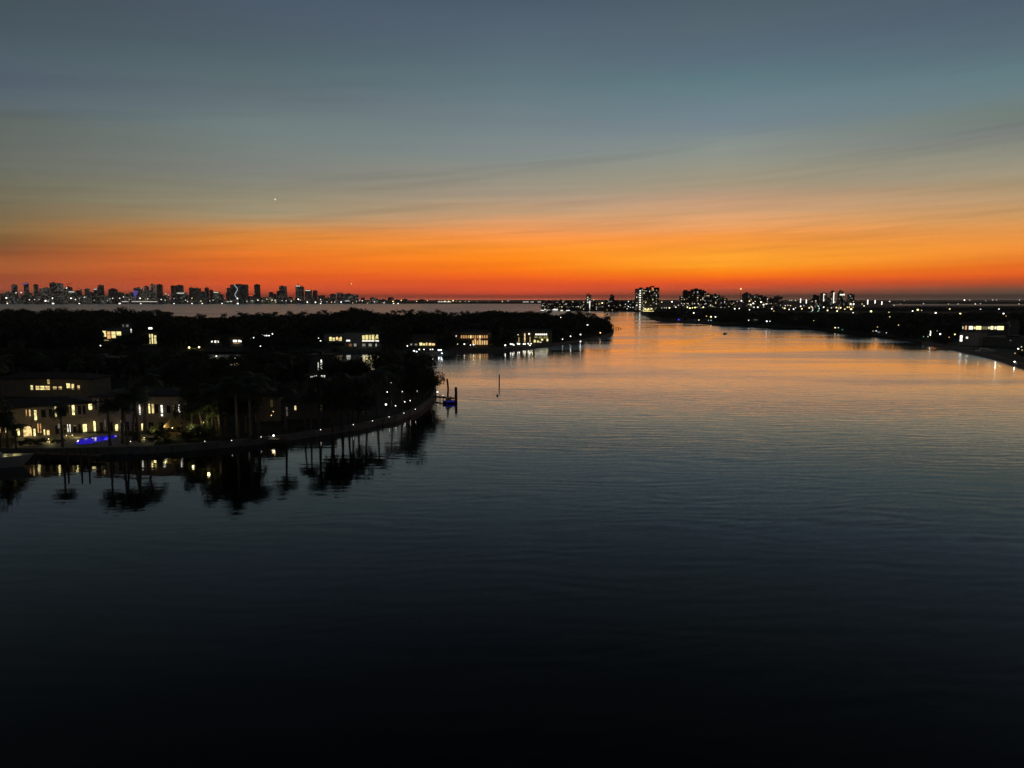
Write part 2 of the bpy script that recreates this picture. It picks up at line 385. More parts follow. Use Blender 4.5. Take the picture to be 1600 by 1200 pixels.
_, RTP = land('right_shore_ground', RT_FRONT + RT_BACK, 'grass_ground')
fs = MB(); fs.poly([(-9000, 5750), (-1200, 5750), (700, 5650), (2500, 5000), (4200, 4750), (9000, 4750), (40000, 20000), (40000, 58000), (-40000, 58000), (-40000, 5750)], -1, 1.6)
struct(fs.build('far_shore_ground', 'far_ground'))

# ------------------------------------------------------------------ seawalls
def strip(front, name, m, parent=None, zt=1.55, w=.7, off=.05):
    pts = [G(*p) for p in front]; mb = MB()
    n = len(pts); inner = []; outer = []
    for i, p in enumerate(pts):
        a = pts[max(0, i - 1)]; c = pts[min(n - 1, i + 1)]; d = (c - a).normalized(); nn = Vector((d.y, -d.x, 0))
        outer.append(p + nn * off); inner.append(p - nn * w)
    for i in range(n - 1):
        vs = [outer[i], outer[i + 1], inner[i + 1], inner[i]]
        mb.add([(v.x, v.y, -.8) for v in vs] + [(v.x, v.y, zt) for v in vs],
               [(4,5,6,7),(0,1,5,4),(2,3,7,6),(1,2,6,5),(3,0,4,7)])
    return mb.build(name, m, parent)
tag(strip(NEAR_FRONT[1:], 'seawall', 'concrete'), 'grey concrete seawall curving round the near island below the villa lawns', 'seawall')
tag(strip([p for p in IS2_FRONT if p[0] >= 500], 'seawall', 'concrete', zt=1.6, w=1), 'low seawall along the far island under its waterfront houses', 'seawall')
tag(strip([p for p in RT_FRONT if 1430 < p[0] < 1700], 'seawall', 'concrete', zt=1.6, w=1.6), 'grey seawall at the right edge below the long glazed building', 'seawall')

# ------------------------------------------------------------------ houses
KEEP = []      # pixel, depth: what must stay visible past the trees
def keeprect(x0, y0, x1, y1, D, st=5):
    x = x0
    while x <= x1 + .1:
        for y in (y0, (y0 + y1) / 2, y1): KEEP.append((x, y, D))
        x += st
def house(name, label, cat, a, bb, ytop, depth, wall='stucco', roof='roof_tile', roofh=1.8, wins=(), base=1.3, far=False, group=None, hip=True, keep=True):
    A = at(a[0], 600, a[1]); B = at(bb[0], 600, bb[1])
    u = Vector((B.x - A.x, B.y - A.y, 0)); L = u.length; u /= L; ang = math.atan2(u.y, u.x)
    n = Vector((u.y, -u.x, 0))
    def hit(px, py):
        d = ray(px, py); O = Vector((0, 0, CH))
        tt = (Vector((A.x, A.y, 0)) - O).dot(n) / d.dot(n); p = O + d * tt
        return (p - Vector((A.x, A.y, 0))).dot(u), p.z - base
    top = hit((a[0] + bb[0]) / 2, ytop)[1]
    root = empty(name, (A.x, A.y, base), ang); tag(root, label, cat, group)
    w = MB(); w.box(0, L, 0, depth, 0, top); w.build('wall', wall, root)
    c = MB(); c.box(-.12, L + .12, -.12, 0, top * .5 - .1, top * .5 + .12); c.build('cornice', wall, root)
    r = MB()
    if hip: r.hip(-.7, L + .7, -.7, depth + .7, top, top + roofh)
    else:
        r.box(-.25, L + .25, -.25, depth + .25, top, top + .35); r.box(L * .3, L * .5, depth * .3, depth * .6, top + .35, top + 1.6)
    r.build('roof', roof, root)
    for wn in wins:
        x0, y0, x1, y1, c, s = wn[:6]; style = wn[6] if len(wn) > 6 else ''
        s0, z1 = hit(x0, y0); s1, z0 = hit(x1, y1)
        s0 = max(.05, s0); s1 = min(L - .05, s1); z0 = max(.1, z0)
        if s1 - s0 < .1 or z1 - z0 < .1: continue
        g = glow(c, s, 'NONE' if far else 'AUTO')
        f = MB(); fw = .09 if not far else .15
        f.box(s0 - fw, s1 + fw, -.05, -.001, z0 - fw, z1 + fw)
        nm = max(1, int((s1 - s0) / (1.1 if not far else 1.6)))
        for k in range(1, nm): x = s0 + (s1 - s0) * k / nm; f.box(x - .06, x + .06, -.12, -.05, z0, z1)
        nv = max(1, int((z1 - z0) / 1.9))
        for k in range(1, nv): z = z0 + (z1 - z0) * k / nv; f.box(s0, s1, -.115, -.052, z - .05, z + .05)
        fo = f.build('window', 'dark_frame', root)
        p = MB()
        if style == 'arch':
            r_ = (s1 - s0) / 2; pts = [(s0, z0), (s1, z0)] + [(s0 + r_ + r_ * math.cos(q * math.pi / 8), z1 - r_ + r_ * math.sin(q * math.pi / 8)) for q in range(9)]
            p.add([(x, -.08, z) for x, z in pts], [tuple(range(len(pts)))])
        else: p.box(s0, s1, -.09, -.051, z0, z1)
        p.build('pane', g, fo)
        if style == 'ledge':
            e = MB(); e.box(s0 - .7, s1 + .9, -.9, -.125, z0 - .35, z0 - .15); e.build('balcony', wall, root)
        if keep: KEEP.extend([(x0, y0, a[1] - 6), (x1, y0, a[1] - 6), (x1, y1, a[1] - 6), (x0, y1, a[1] - 6), ((x0 + x1) / 2, (y0 + y1) / 2, a[1] - 6)])
    return root, hit, L, top
# --- the floodlit villa by the pool
vl, hitL, LL, tL = house('villa_wing', 'long cream two-storey villa wing with arched lit openings at the left edge', 'house', (-30, 161), (142, 172), 636, 11, 'stucco', 'roof_tile', 1.5,
  [(40,640,42.5,650,ORG,.7),(45,640,48,650,WARM,.8),(53,641,58,656,YEL,1.6,'ledge'),(85,635,89,651,YEL,1.7,'ledge'),(107,633,110,647,WARM,.25),(112,632,117,648,YEL,1.6,'ledge'),(138,631,145,640,YEL,1.5),
   (36,666,50,681,WARM,1.1,'arch'),(52,670,56,681,YEL,1.5),(58,662,61,676,ORG,.8),(62,662,65,676,ORG,.6),(68,671,71,683,YEL,1.7),(73,672,78,684,WARM,1.3),(90,662,94,669,WHT,.1),(105,663,107,675,WHT,1.4),(108.5,663,110.5,675,WHT,1.4),(129,663,136,675,YEL,1.7),(27,669,31,680,YEL,1.6),(-2,662,4,676,ORG,1.2),(8,668,12,676,YEL,1.3)])
vr, hitR, LR, tR = house('villa_main_block', 'taller flat-fronted block of the cream villa behind the blue pool', 'house', (142, 172), (293, 174), 620, 12, 'stucco', 'roof_tile', 1.4,
  [(144,658,150,674,YEL,1.8,'ledge'),(152,624,155,640,WHT,.04),(163,655,166,668,WHT,.05),(180,663,185,675,YEL,1.6,'ledge'),(189,657,193,673,WHT,1.7),(217,632,220,648,WHT,1.6),(232,631,235,647,YEL,1.6,'ledge'),(237,631,241,646,WARM,.8),(251,633,255,650,WHT,1.5,'ledge'),(278.5,632,282,645,WHT,1.5),(221,662,224.5,677,YEL,1.8),(226,665,228,677,YEL,1.2),(270,634,273,646,WARM,.12)])
vg, _, _, _ = house('garden_house', 'low house with a band of yellow windows behind the cream villa', 'house', (0, 236), (140, 232), 592, 10, 'stucco', 'roof_tile', 1.6,
  [(48,602,52,609,YEL,1.1),(56,603,62,609,WARM,1.1),(63,603,70,609,YEL,1.2),(71,603,78,609,WARM,1.0),(83,604,89,608,WARM,.9),(92,604,97,608,WARM,.9),(104,599,110,607,YEL,1.4),(112,600,116,608,WARM,1.2),(121,602,125,608,WARM,.9),(74,593,78,600,WARM,.5)])
guest, _, _, _ = house('guest_house', 'small tan house with one wall lamp on the seawall lawn', 'house', (396, 186), (436, 187), 619, 9, 'stucco', 'roof_tile', 1.6,
  [(422,625,427,636,WARM,.03),(400,628,404,638,WHT,.02)])
guest2, _, _, _ = house('pool_house', 'dark low house with one small lit window right of the tan house', 'house', (437, 189), (520, 192), 627, 9, 'stucco_grey', 'roof_tile', 1.8,
  [(460,634,463,641,YEL,.9),(446,636,450,650,WHT,.06),(500,632,504,641,WARM,.05)])
wh, _, _, _ = house('white_lit_house', 'narrow house with a stack of white lit panes behind the trees', 'house', (484, 262), (520, 262), 556, 8, 'stucco_grey', 'roof_grey', .5,
  [(496.5,566,498.5,578,WHT,.6),(501,562,503.5,580,WHT,1.8),(485,586.5,495,589.5,WHT,1.9),(502,586.5,508,589.5,WHT,1.9)], hip=False)
house('pale_roofed_house', 'dim house with a pale flat roof behind the yellow banded house', 'house', (134, 292), (188, 292), 560, 9, 'stucco_grey', 'concrete', .4, [(160,563,163,567,WHT,.02)], hip=False)
for root_, hit_, L_, rects in ((vl, hitL, LL, [(14,643,19,655),(64,640,72,652),(76,639,82,651),(93,637,104,650),(121,634,127,647),(129,634,134,647),(86,665,93,680),(99,664,103,676),(114,664,120,676),(122,663,127,676),(18,668,25,681)]), (vr, hitR, LR, [(148,625,151,640),(157,625,161,640),(168,626,174,641),(180,627,186,642),(196,628,203,643),(206,628,213,643),(242,632,248,646),(260,634,267,647),(156,660,161,674),(168,659,177,673),(196,659,202,673),(206,660,214,675),(232,660,240,676),(246,660,256,676),(262,660,270,676),(276,660,286,676)])):
    for x0, y0, x1, y1 in rects:
        s0, z1 = hit_(x0, y0); s1, z0 = hit_(x1, y1); z0 = max(.1, z0)
        f = MB(); f.box(s0, s1, -.05, -.001, z0, z1); xm = (s0 + s1) / 2; f.box(xm - .04, xm + .04, -.1, -.05, z0, z1)
        fo = f.build('window', 'dark_frame', root_); q = MB(); q.box(s0 + .08, xm - .05, -.07, -.051, z0 + .08, z1 - .08); q.box(xm + .05, s1 - .08, -.07, -.051, z0 + .08, z1 - .08); q.build('pane', 'glass_dark', fo)
for x, y, Dd, pw, c in ((303,541,470,260,YEL),(370,541,505,120,WARM),(566,545,478,50,WHT),(668,546,486,90,WARM),(740,540,488,90,WARM),(832,537,520,110,YEL),(1512,536,480,70,WARM),(1530,533,485,40,WARM),(90,596,226,30,YEL),(52,590,228,25,YEL)):
    p = at(x, y, Dd); light('garden_light', (p.x, p.y, max(3.0, p.z)), c, pw, r=.3)
# --- houses of the far island
FI = 'waterfront houses on the far island'
def fh(name, label, x0, x1, D, yt, depth, wins, **k):
    return house(name, label, 'house', (x0, D), (x1, D), yt, depth, wins=wins, far=True, group=FI, **k)
fh('glazed_house', 'house with a ragged yellow glazed upper floor half hidden by trees', 154, 194, 560, 514, 14,
   [(160,517,166,526,YEL,1.4),(167,518,173,529,ORG,.9),(174,518,181,528,YEL,1.0),(182,518,190,524,YEL,1.2),(163,531,170,534,WARM,.5),(173,533,182,536,WHT,.7),(180,534,183,541,WHT,.5),(169,540.5,172,542,WHT,2),(174,540.5,177,542,WHT,2)], wall='stucco_white', roof='roof_grey', hip=False)
fh('pale_house', 'faint pale flat-roofed house left of the yellow glazed one', 92, 146, 600, 514, 14, [(101,517,104,520,WHT,.05)], wall='stucco_white', roof='roof_grey', hip=False)
fh('upper_pale_house', 'faint grey house just above and right of the yellow glazed one', 186, 214, 700, 504, 12, [(191,507,194,511,WHT,.12),(197,507,201,511,WHT,.12),(203,514,206,517,WHT,1.2),(204,518,206,521,WHT,1.0)], wall='stucco_grey', roof='roof_grey', hip=False, keep=True)
fh('tall_window_house', 'house with one tall yellow stair window of many panes', 224, 256, 520, 519, 12,
   [(233,522,236,543,YEL,1.0),(236.6,522,240,543,YEL,1.2),(240.6,524,245,541,YEL,.9),(232,511.5,234.8,514.5,WHT,2),(235.2,511.5,238,514.5,WHT,2)], wall='stucco', roof='roof_tile', hip=False)
fh('lamp_lined_house', 'orange lit low house with a row of small lamps', 322, 382, 520, 526, 12,
   [(330,532.5,332.5,535,WHT,1.6),(335,532,338,535.5,WHT,1.4),(340,532,342,535.5,WHT,1.0),(327,539,329,543,WARM,.7),(331,539,333,543,WARM,.5),(336,539,339,543,WHT,1.2),(342,539,344,543,WARM,.8),(348,539,350,543,WARM,.8),(354,539.5,357,542.5,WHT,1.8),(358.5,539.5,361,542.5,WHT,1.5),(364,531,370.5,534.5,WHT,1.8),(372,531,377.5,534.5,WHT,1.6),(365,536,374,538,ORG,.5),(364,539,369,542.5,WHT,2),(371,539.5,373,542,WHT,1.6),(379,539,381,543,WHT,1)], wall='stucco', roof='roof_tile', roofh=1.2)
fh('yellow_strip_house', 'house with a short row of yellow windows left of the brightly glazed mansion', 508, 540, 500, 522, 12,
   [(514.5,526.5,518.5,532.5,YEL,1.1),(519.5,527.5,523.5,532.5,YEL,.9),(525,526.5,528,531.5,WARM,1.2),(529,528,531,532.5,WARM,1.0),(531.5,526.5,534,532.5,YEL,1.1)], wall='stucco_white', roof='roof_grey', hip=False)
fh('glazed_mansion', 'white mansion with two bright glazed floors and a terrace facing the canal', 540, 596, 490, 520, 14,
   [(566,524,570,531.5,YEL,.9),(571,523.5,575,531.5,YEL,1.0),(576,523.5,580,531.5,YEL,.7),(581,523,585,531.5,YEL,1.0),(586,523,591,531.5,YEL,.9),(566,532,592,533.4,WHT,1.7),(541,531,547,533.5,WHT,1.3),(545,537,550,543,ORG,.15),(553,537,557,543,WHT,.25),(566,537,571,543,WHT,.18),(576,537,581,543,WHT,.25),(585,537,589,543,WHT,.35),(540,543.6,564,545,WHT,1.8),(568,543.6,574,545,WHT,1.0),(578,543.6,592,545,WHT,1.8)], wall='stucco_white', roof='roof_grey', hip=False)
fh('canal_mouth_house', 'low house with cream lit rooms and docks at the canal mouth', 634, 684, 500, 527, 12,
   [(641,537,644,543,WHT,.25),(648,537,652,543,WHT,.2),(655.5,535.5,660,544,YEL,1.3),(661,536.5,664,544,YEL,1.1),(665,535.5,668,541,WARM,.9),(670,536,674,544,WARM,1.3),(675,536.5,679.5,543,WARM,1.1)], wall='stucco_grey', roof='roof_grey')
fh('orange_window_house', 'house with two storeys of closely set orange windows', 706, 768, 500, 519, 13,
   [(712,524,714.5,526.5,WHT,.9)] + [(720 + i * 3.6, 524, 722.4 + i * 3.6, 528.5, WARM if i in (4, 8) else ORG, 1.3 if i in (4, 8) else .55) for i in range(12)] +
   [(738 + i * 3.6, 532, 740.4 + i * 3.6, 538.5, WARM if i % 2 else ORG, .8) for i in range(7)] + [(741,529,744,532,ORG,.7),(748,529,751,532,ORG,.7)], wall='stucco', roof='roof_tile', roofh=1.4)
fh('columned_house', 'house with tall lit columns and a string of eave lamps above the seawall', 802, 862, 535, 517, 13,
   [(808.5,521,811,523.5,WHT,1.3),(819,521,821,532,WARM,1.0),(819,533,821,537,WARM,.7),(825.5,520.5,828,523,WHT,1.7),(827.5,526,829,535,WARM,.5),(810,527,811.5,535,WARM,.4)] +
   [(836.5 + i * 3.2, 521.3, 838.7 + i * 3.2, 523.7, WHT, 1.7) for i in range(6)] + [(835,525,840,528,YEL,.25),(842,525,847,529,YEL,.22),(849,525,856,529,YEL,.2),(834,531,837,535,YEL,1.1),(839,532,842,536,YEL,.9),(845.5,529.5,848.5,532,YEL,1.4),(843,534,846,537,WHT,1.1),(854,529.5,856.5,533,YEL,1.3)], wall='stucco', roof='roof_tile', roofh=1.2)
fh('plain_pale_house', 'unlit grey flat-roofed house set among the far island trees', 456, 496, 600, 528, 12, [(480,532,482,534,WHT,.03)], wall='stucco_grey', roof='roof_grey', hip=False)
# --- right shore
rb, hitB, LB, tB = house('long_glazed_building', 'long pale building with a bright strip of top floor windows at the right edge', 'building', (1498, 560), (1572, 545), 506, 18, 'stucco_grey', 'roof_grey', wins=
   [(1503,510,1505,514,WHT,1.2),(1508,509,1510.5,515,ORG,.8),(1514,509.5,1520,515,WHT,1.3),(1521.5,510.5,1524,514,YEL,1.1),(1525,509.5,1533,515,YEL,1.6),(1535,510,1543,515,YEL,.15),(1544,510.5,1547,514,WHT,.9),(1548,509.5,1552,515,YEL,1.5),(1554,510,1557,514.5,WHT,1.2),(1558.5,509.5,1568,515.5,YEL,1.8)], far=True, hip=False)
house('stair_block', 'plain grey stair block joined to the right end of the glazed building', 'building', (1570, 543), (1586, 540), 503, 14, 'stucco_grey', 'roof_grey', wins=[(1577,508,1579,510,WHT,.03)], far=True, hip=False)
house('shore_pavilion', 'square pale pavilion with a bright tall doorway on the right shore', 'building', (1494, 505), (1524, 495), 519, 12, 'stucco_white', 'roof_grey', wins=[(1500.3,524,1503.5,533.5,WHT,1.9),(1509.5,526,1512.5,529.5,WHT,1.2)], far=True, hip=False)
house('flat_roof_annex', 'wide low annex with a dull flat roof below the glazed building', 'building', (1526, 500), (1640, 470), 529, 34, 'stucco_grey', 'roof_grey', wins=[(1528.5,530,1532.5,532,WHT,1.8),(1578,531,1580,533,WHT,.1)], far=True, hip=False)
house('boathouse', 'faint grey shed near the water left of the white doorway', 'building', (1238, 900), (1256, 900), 496, 14, 'stucco_grey', 'roof_grey', wins=[(1242,499,1246,500,WHT,.05)], far=True, hip=False)
house('shore_house', 'faint pale waterfront house under the trees of the right shore', 'house', (1168, 930), (1190, 930), 497, 12, 'stucco_grey', 'roof_grey', wins=[(1178,499,1184,500.5,WHT,.1)], far=True, hip=False)
house('shore_cabin', 'small pale cabin by two white dock lamps on the right shore', 'house', (1366, 660), (1382, 655), 516, 8, 'stucco_grey', 'roof_grey', wins=[(1371,518,1375,520,COOL,.2)], far=True, hip=False)
for x, y in ((-33, 9), (-20, 9)): pass

# patio, pool and garden of the villa
pa = MB(); pa.poly([G(20, 701, 1.3)[:2], G(238, 699, 1.3)[:2], G(252, 680, 1.3)[:2], G(26, 676, 1.3)[:2]][::-1], 1.3, 1.42); struct(pa.build('patio', 'patio'))
POOL = [(117,692.5),(122,687.5),(134,685),(150,683),(168,681),(180,680.5),(184,682),(176,685.5),(160,689),(142,693.5),(124,695)]
pts = [G(x, y, 1.46) for x, y in POOL]; pc = sum(pts, Vector()) / len(pts)
pool = empty('swimming_pool', (pc.x, pc.y, 1.42)); tag(pool, 'free-form swimming pool glowing deep blue in front of the villa', 'swimming pool')
k = MB(); loc = [(p.x - pc.x, p.y - pc.y) for p in pts]
n = len(loc); big = [(x * 1.09, y * 1.09) for x, y in loc]
vs = [(x, y, .1) for x, y in loc] + [(x, y, .1) for x, y in big] + [(x, y, .0) for x, y in big] + [(x, y, .0) for x, y in loc]
k.add(vs, [(i, (i + 1) % n, (i + 1) % n + n, i + n) for i in range(n)] + [(i + n, (i + 1) % n + n, (i + 1) % n + 2 * n, i + 2 * n) for i in range(n)] + [(i + 3 * n, (i + 1) % n + 3 * n, (i + 1) % n, i) for i in range(n)])
k.build('coping', 'pale_stone', pool)
mp_ = mat('pool_glow', (.0, .0, .01), .06, emit=(.012, .006, 1.0), es=.36, samp='AUTO'); mp_.node_tree.nodes['Principled BSDF'].inputs['IOR'].default_value = 1.33
k = MB(); k.add([(x, y, .05) for x, y in loc], [tuple(range(n)) if sum(loc[i][0] * loc[(i + 1) % n][1] - loc[(i + 1) % n][0] * loc[i][1] for i in range(n)) > 0 else tuple(range(n))[::-1]])
k.build('pool_water', 'pool_glow', pool)
light('pool_light', (pc.x + 1, pc.y + 2.5, 2.2), (.08, .05, 1), 45, r=.8)

# ------------------------------------------------------------------ lamps
LBL = []
def lm(px):      # something a viewer can find near that column
    for lim, s in ((60,'the left edge of the skyline'),(105,'the cluster of pale downtown towers'),(160,'the tower with the lit crown'),(205,'the broad rounded tower'),(262,'the tower with the purple edge'),(292,'the twin downtown towers'),(350,'the stepped row of towers'),(392,'the wide tower with the lit ribbon'),(420,'the lone slender tower'),(458,'the stepped tower'),(500,'the tower with the rooftop beacon'),(565,'the long apartment slabs'),(690,'the low far buildings'),(860,'the empty far shoreline'),(940,'the slim tower with the white strip'),(990,'the notched tower'),(1040,'the big waterfront tower'),(1112,'the broad stepped apartment block'),(1150,'the lower lit apartment block'),(1205,'the block beside the radio mast'),(1262,'the row of street lights'),(1340,'the pair of lit towers'),(1420,'the tall light poles'),(1500,'the dark trees at right'),(2000,'the long glazed building')):
        if px < lim: return s
def lamp(px, py, r=1.1, c=WHT, s=5, D=None, h=7, kind='street_lamp', cat='lamp', lab=None, group=None, keep=True, power=0, tall=0):
    dy = py - 468
    if D is None: D = (CH - h) * F / max(dy, .5)
    p = at(px, py, D); gz = 1.3 if D < 5600 else 1.6
    p.z = max(p.z, gz + .35); R_ = r * D / F
    R_ = min(R_ * (.67 if D > 1200 else .74), (p.z - gz) * .9)
    root = empty(kind, (p.x, p.y, gz)); hz = p.z - gz
    q = MB(); q.cone(0, 0, 0, hz + (0 if tall else -R_ * .5), max(.05, R_ * .16), max(.04, R_ * .12), 6); q.cone(0, 0, 0, min(.3, hz * .2), max(.1, R_ * .3), max(.08, R_ * .2), 6)
    q.build('pole', 'dark_frame', root)
    q = MB()
    if tall: q.box(-R_ * .5, R_ * .5, -R_ * .5, R_ * .5, hz - tall * D / F, hz)
    else: q.ball((0, 0, hz), R_, .85)
    q.build('lamp_head', glow(c, s), root)
    if power: light('lamp_light', (0, -.1, hz + .1), c, power, root, r=.15)
    sz = 'large bright' if r >= 1.7 else ('bright' if r >= 1.35 else 'small')
    tag(root, lab or '%s %s light %s %s' % (sz, CN[c], 'under' if py < 479 else 'among trees below', lm(px)), cat, group or 'distant street lights')
    if keep: KEEP.append((px, py, D - 8)); KEEP.append((px - r, py, D - 8)); KEEP.append((px + r, py, D - 8))
    return root
# far shore (left), about 5.7 km away
for l in [(10,465.5,1.8),(25,457.5,1.1),(33,457,1.2),(46,468.5,1.1),(54,468,.9),(61,468,1),(71,470,2),(75,470.5,1.3),(82,466,1.5),(104,450,1.3),(111,466,1.5),(118,468,1.1),(124,466,1.1),(132,464.5,1.3),(147,469,.9),(168,470,1),(172,467,1),(176,466,1.1),(187,466,1.1),(193,464,1),
          (202,468,1.1),(219,466,1.6),(220.5,450,1.2),(231,467,1),(252,468,1.2),(258,469,1.1),(259,459,1.1),(263,461,1.1),(272,466.5,1),(290,469,1.1),(293,471,1.3),(300,466,1.1),(314,470.5,1.1),(328,470,1),(333,469,1),(361,471,1.2),(371,466.5,1.6),(386,471,1),(394,470,1),
          (403,469,1.3),(410,470,1.2),(417,467.5,1),(425,469,1.2),(430,469,1.1),(431,472,1.2),(441,469.5,1),(447,470,1.2),(455,470.5,1.1),(466,467.5,1.5),(469,469,1),(480,472,1.4),(493,472.3,1.6),(501,468,1.2),(502,471.5,1.2),(511,471.5,.9),(518,472,1),(523,472,1),(533,471.8,1.5),(551,473.3,1.2),(557,471,1),(562,470,1.1),(566,470,1.1),(574,473.6,1.1),(585,471.5,1.3),(600,473.2,1.1),
          (614,471,1.4),(627,469.5,1.2),(651,470.8,1.1),(668,469.8,1),(686,470.5,1),(690,470.8,1.2),(695,470.8,1.5),(701,470.8,1.4),(708,469.8,1.6),(713,470.8,.9),(719,471,1),(727,471.2,1),(733,471,.9),(745,471,.7),(765,471,.8),(785,471,1.1),(794,470,1.1),(11,472,1.1)]:
    c = WHT if R.random() < .6 else R.choice([YEL, WARM, COOL]); 
    if 600 < l[0] < 720: c = WARM
    lamp(l[0], l[1], l[2], c, R.choice([.9, 1.4, 2.2]) if l[2] < 1.4 else 3.0, D=5770, keep=False)
for x0, x1, y in ((190,200,471.3),(206,245,471.3),(354,358,471.5),(539,546,470.3),(817,826,471.7),(829,834,471.7),(840,845,471.7),(684,705,471.6)):
    p0 = at(x0, y, 5765); p1 = at(x1, y, 5765); q = MB(); q.box(0, p1.x - p0.x, 0, 6, -2.2, 2.2); q.m = 1
    q.box(0, p1.x - p0.x, 1, 5, -(p0.z - 1.6), -2.2)
    tag(q.build('lit_quay', [glow(WHT, .8), 'tower_grey'], loc=p0), 'strip of white quay lights under ' + lm(x0), 'quay lights', 'lit strips along the far shore')
for x in (11.5, 83, 124, 187, 220, 272, 300, 316, 347, 371.5, 501, 615, 622):     # buoys and lamp reflections built as glowing bodies on the bay below the skyline
    p = at(x, 475.2, 5350); q = MB(); rr = (1.5 if x in (83, 187, 371.5) else 1.0) * 5350 / F
    q.cone(0, 0, -1, 2, rr * .5, rr * .4, 8); q.m = 1; q.ball((0, 0, 3.5), rr, .7)
    tag(q.build('bay_light_spot', ['metal', glow(WHT, 2.2)], loc=(p.x, p.y, 0)), 'white light on the bay before ' + lm(x), 'channel marker', 'glowing spots on the bay')
# middle distance and right shore
RL = [(880,471,1,WHT),(895,471.5,1.1,WARM),(912,472,1,WARM),(928,468.5,1.3,WARM),(936,475,1.2,WHT),(941,473.5,1.7,WHT),(907,481,1,WARM),(912,483,1,WHT),(932,483,1.2,WHT),(980,482.5,1.3,WHT),(982,471,1.1,WHT),(982,479,1.1,WHT),(985,480.3,1.1,WHT),(989,480.3,1.1,WHT),(993,480.3,1,WHT),
 (1034,472,1.1,YEL),(1050,471.5,1.6,WHT),(1054,478,1.1,WHT),(1060,477,1.3,WHT),(1046,481,1.6,YEL),(1056,480,1.4,WHT),(1034,481,1.1,WHT),(1038,481,1.1,WHT),(1041,481,1.1,WHT),(1074,480,1.5,YEL),(1078,481.5,1.7,YEL),(1082,481,1.4,YEL),(1086,480.5,1.6,YEL),(1089,480,1.2,YEL),(1099,480,1.6,WHT),(1084,489,1.6,WHT),(1065,474.5,1,WHT),(1069,474.5,1,WHT),(1075,474.5,1,WHT),(1085,474.5,1,WHT),(1091,474.5,1,WHT),(1103,474.5,1,WHT),
 (1111,495,1.7,WHT),(1118,495,1.5,COOL),(1104,494,1.1,WHT),(1107,500.5,.9,COOL),(1111,500.5,.9,COOL),(1092,500,1.2,WHT),(1170,500.5,1.4,WHT),(1198,502,1.6,COOL),(1148,482.5,1.5,WHT),(1155,482,1.3,WHT),(1143,470,1,WARM),(1152,471,1.1,WHT),(1158.5,470,1.7,WHT),(1171,470.5,1.5,WHT),(1177,474,1.7,WHT),(1173,476,1.6,WHT),(1174,479,1.3,WHT),(1178,480,1.3,WHT),(1184,480,1.5,WHT),(1171,484,1.3,WHT),(1189,472,1.6,WHT),(1193,476,1.8,WHT),(1197,475,1.4,WHT),(1170,475.5,1.4,WHT),(1180,471,1,WHT),
 (1217,477,1.1,WHT),(1220,478,1,WHT),(1227,477.5,1.1,WHT),(1231,477,1.3,WHT),(1235,477.5,1.1,WARM),(1206,482.5,1.6,WHT),(1209,486,1.4,WARM),(1223,480.5,1.3,YEL),(1226,481.8,1.7,YEL),(1233,483.5,1.4,WHT),(1240,483,1.5,WHT),(1243,481,1.4,WHT),(1251,478.5,1.5,WHT),(1256,477.5,1.2,WHT),(1253,482.5,1.5,WHT),(1264.5,481,1.5,WHT),(1287,480,1.5,WHT),(1293,485,1.6,YEL),(1299,481,1.3,WHT),(1307,480.5,1.7,WHT),(1310.5,482.5,1.4,WHT),(1308,486,1.6,YEL),(1313.5,481,1.7,WHT),(1320,483,1.4,YEL),(1329,475,1.8,WHT),(1334,475,1.6,WHT),(1327,480,1.4,WARM),(1330,483,2.2,YEL),(1324,480,1.3,YEL),(1333,488.5,1.3,WHT),(1234,469.5,1.3,WHT),(1237,469.2,1.2,WHT),(1243,469.5,1.4,WHT),(1269,471,1.3,WHT),(1361,486.5,2.3,YEL),(1389,488,1.4,WHT),(1390.5,495,1,YEL),(1350,478,1.4,WHT),(1347,475,1,WHT),(1390,471,1.4,WHT),(1397,477,1.4,WHT),(1272,501,2.1,YEL),(1290,499.5,1.3,WHT),(1305,512,1.5,WHT),(1310,512,1.2,COOL),(1364,517,1.4,WHT),(1369,517,1.1,WHT),(1371,511,1.2,WHT),(1385,520,.9,WHT),(1203,502,1,WHT),
 (1426,486,1.5,WHT),(1434,484,2.1,YEL),(1440,485,1.1,WHT),(1462,489,1.9,WHT),(1484,483,1.5,YEL),(1500.5,490,1.8,YEL),(1532,483,1.4,WHT),(1561,483,1.7,WHT),(1568,490,1.7,WHT),(1572,494,1.1,ORG),(1507,468.8,1.6,WHT),(1515,468.8,1.2,WHT),(1540,470,1,WHT),(1551,468.8,1.2,WHT),(1557,468.8,1.1,WHT),(1593,468.8,1.1,WHT),(1413,469.5,1,YEL),(1407,475,1,WARM),(1443,474.5,1.3,WHT),(1482,475,1.1,WHT),(1524,475,1.1,WHT),(1532,474.6,1.1,WHT),(1592,475,1.4,WHT),(1497,475,1.2,WHT),(1464,517,1.1,WHT),(1469,522,1.7,WHT),(1483,527,1.1,ORG),(1492,522.5,1.5,WHT),(1404,508,1.1,WARM),(1443,526,1.3,GRN),(1450,526,1,WHT),(1591,545,1.6,WHT),(1596,542,1.1,WHT),(1597,547,1.1,WHT),(1586,552,1,WHT),(1563,531,1.2,ORG)]
for x, y, r, c in RL:
    dy = y - 468; D = None
    if dy < 24 * F / 3300: D = 3300 if x > 1345 else (2450 if x > 1140 else 2060)
    if y < 473 and x > 1345: D = 6000
    hh = 7
    if y > 510 and x < 1600: hh = 3.5
    if 1100 < x < 1125 and y > 498: hh = 2.5
    if D is None and x < 1140 and y < 484: D = 2000
    lamp(x, y, r, (WARM if c == WHT and R.random() < .3 else c), R.choice([.8, 1.2, 2.0]) if r < 1.5 else 3.0, D=D, h=hh)
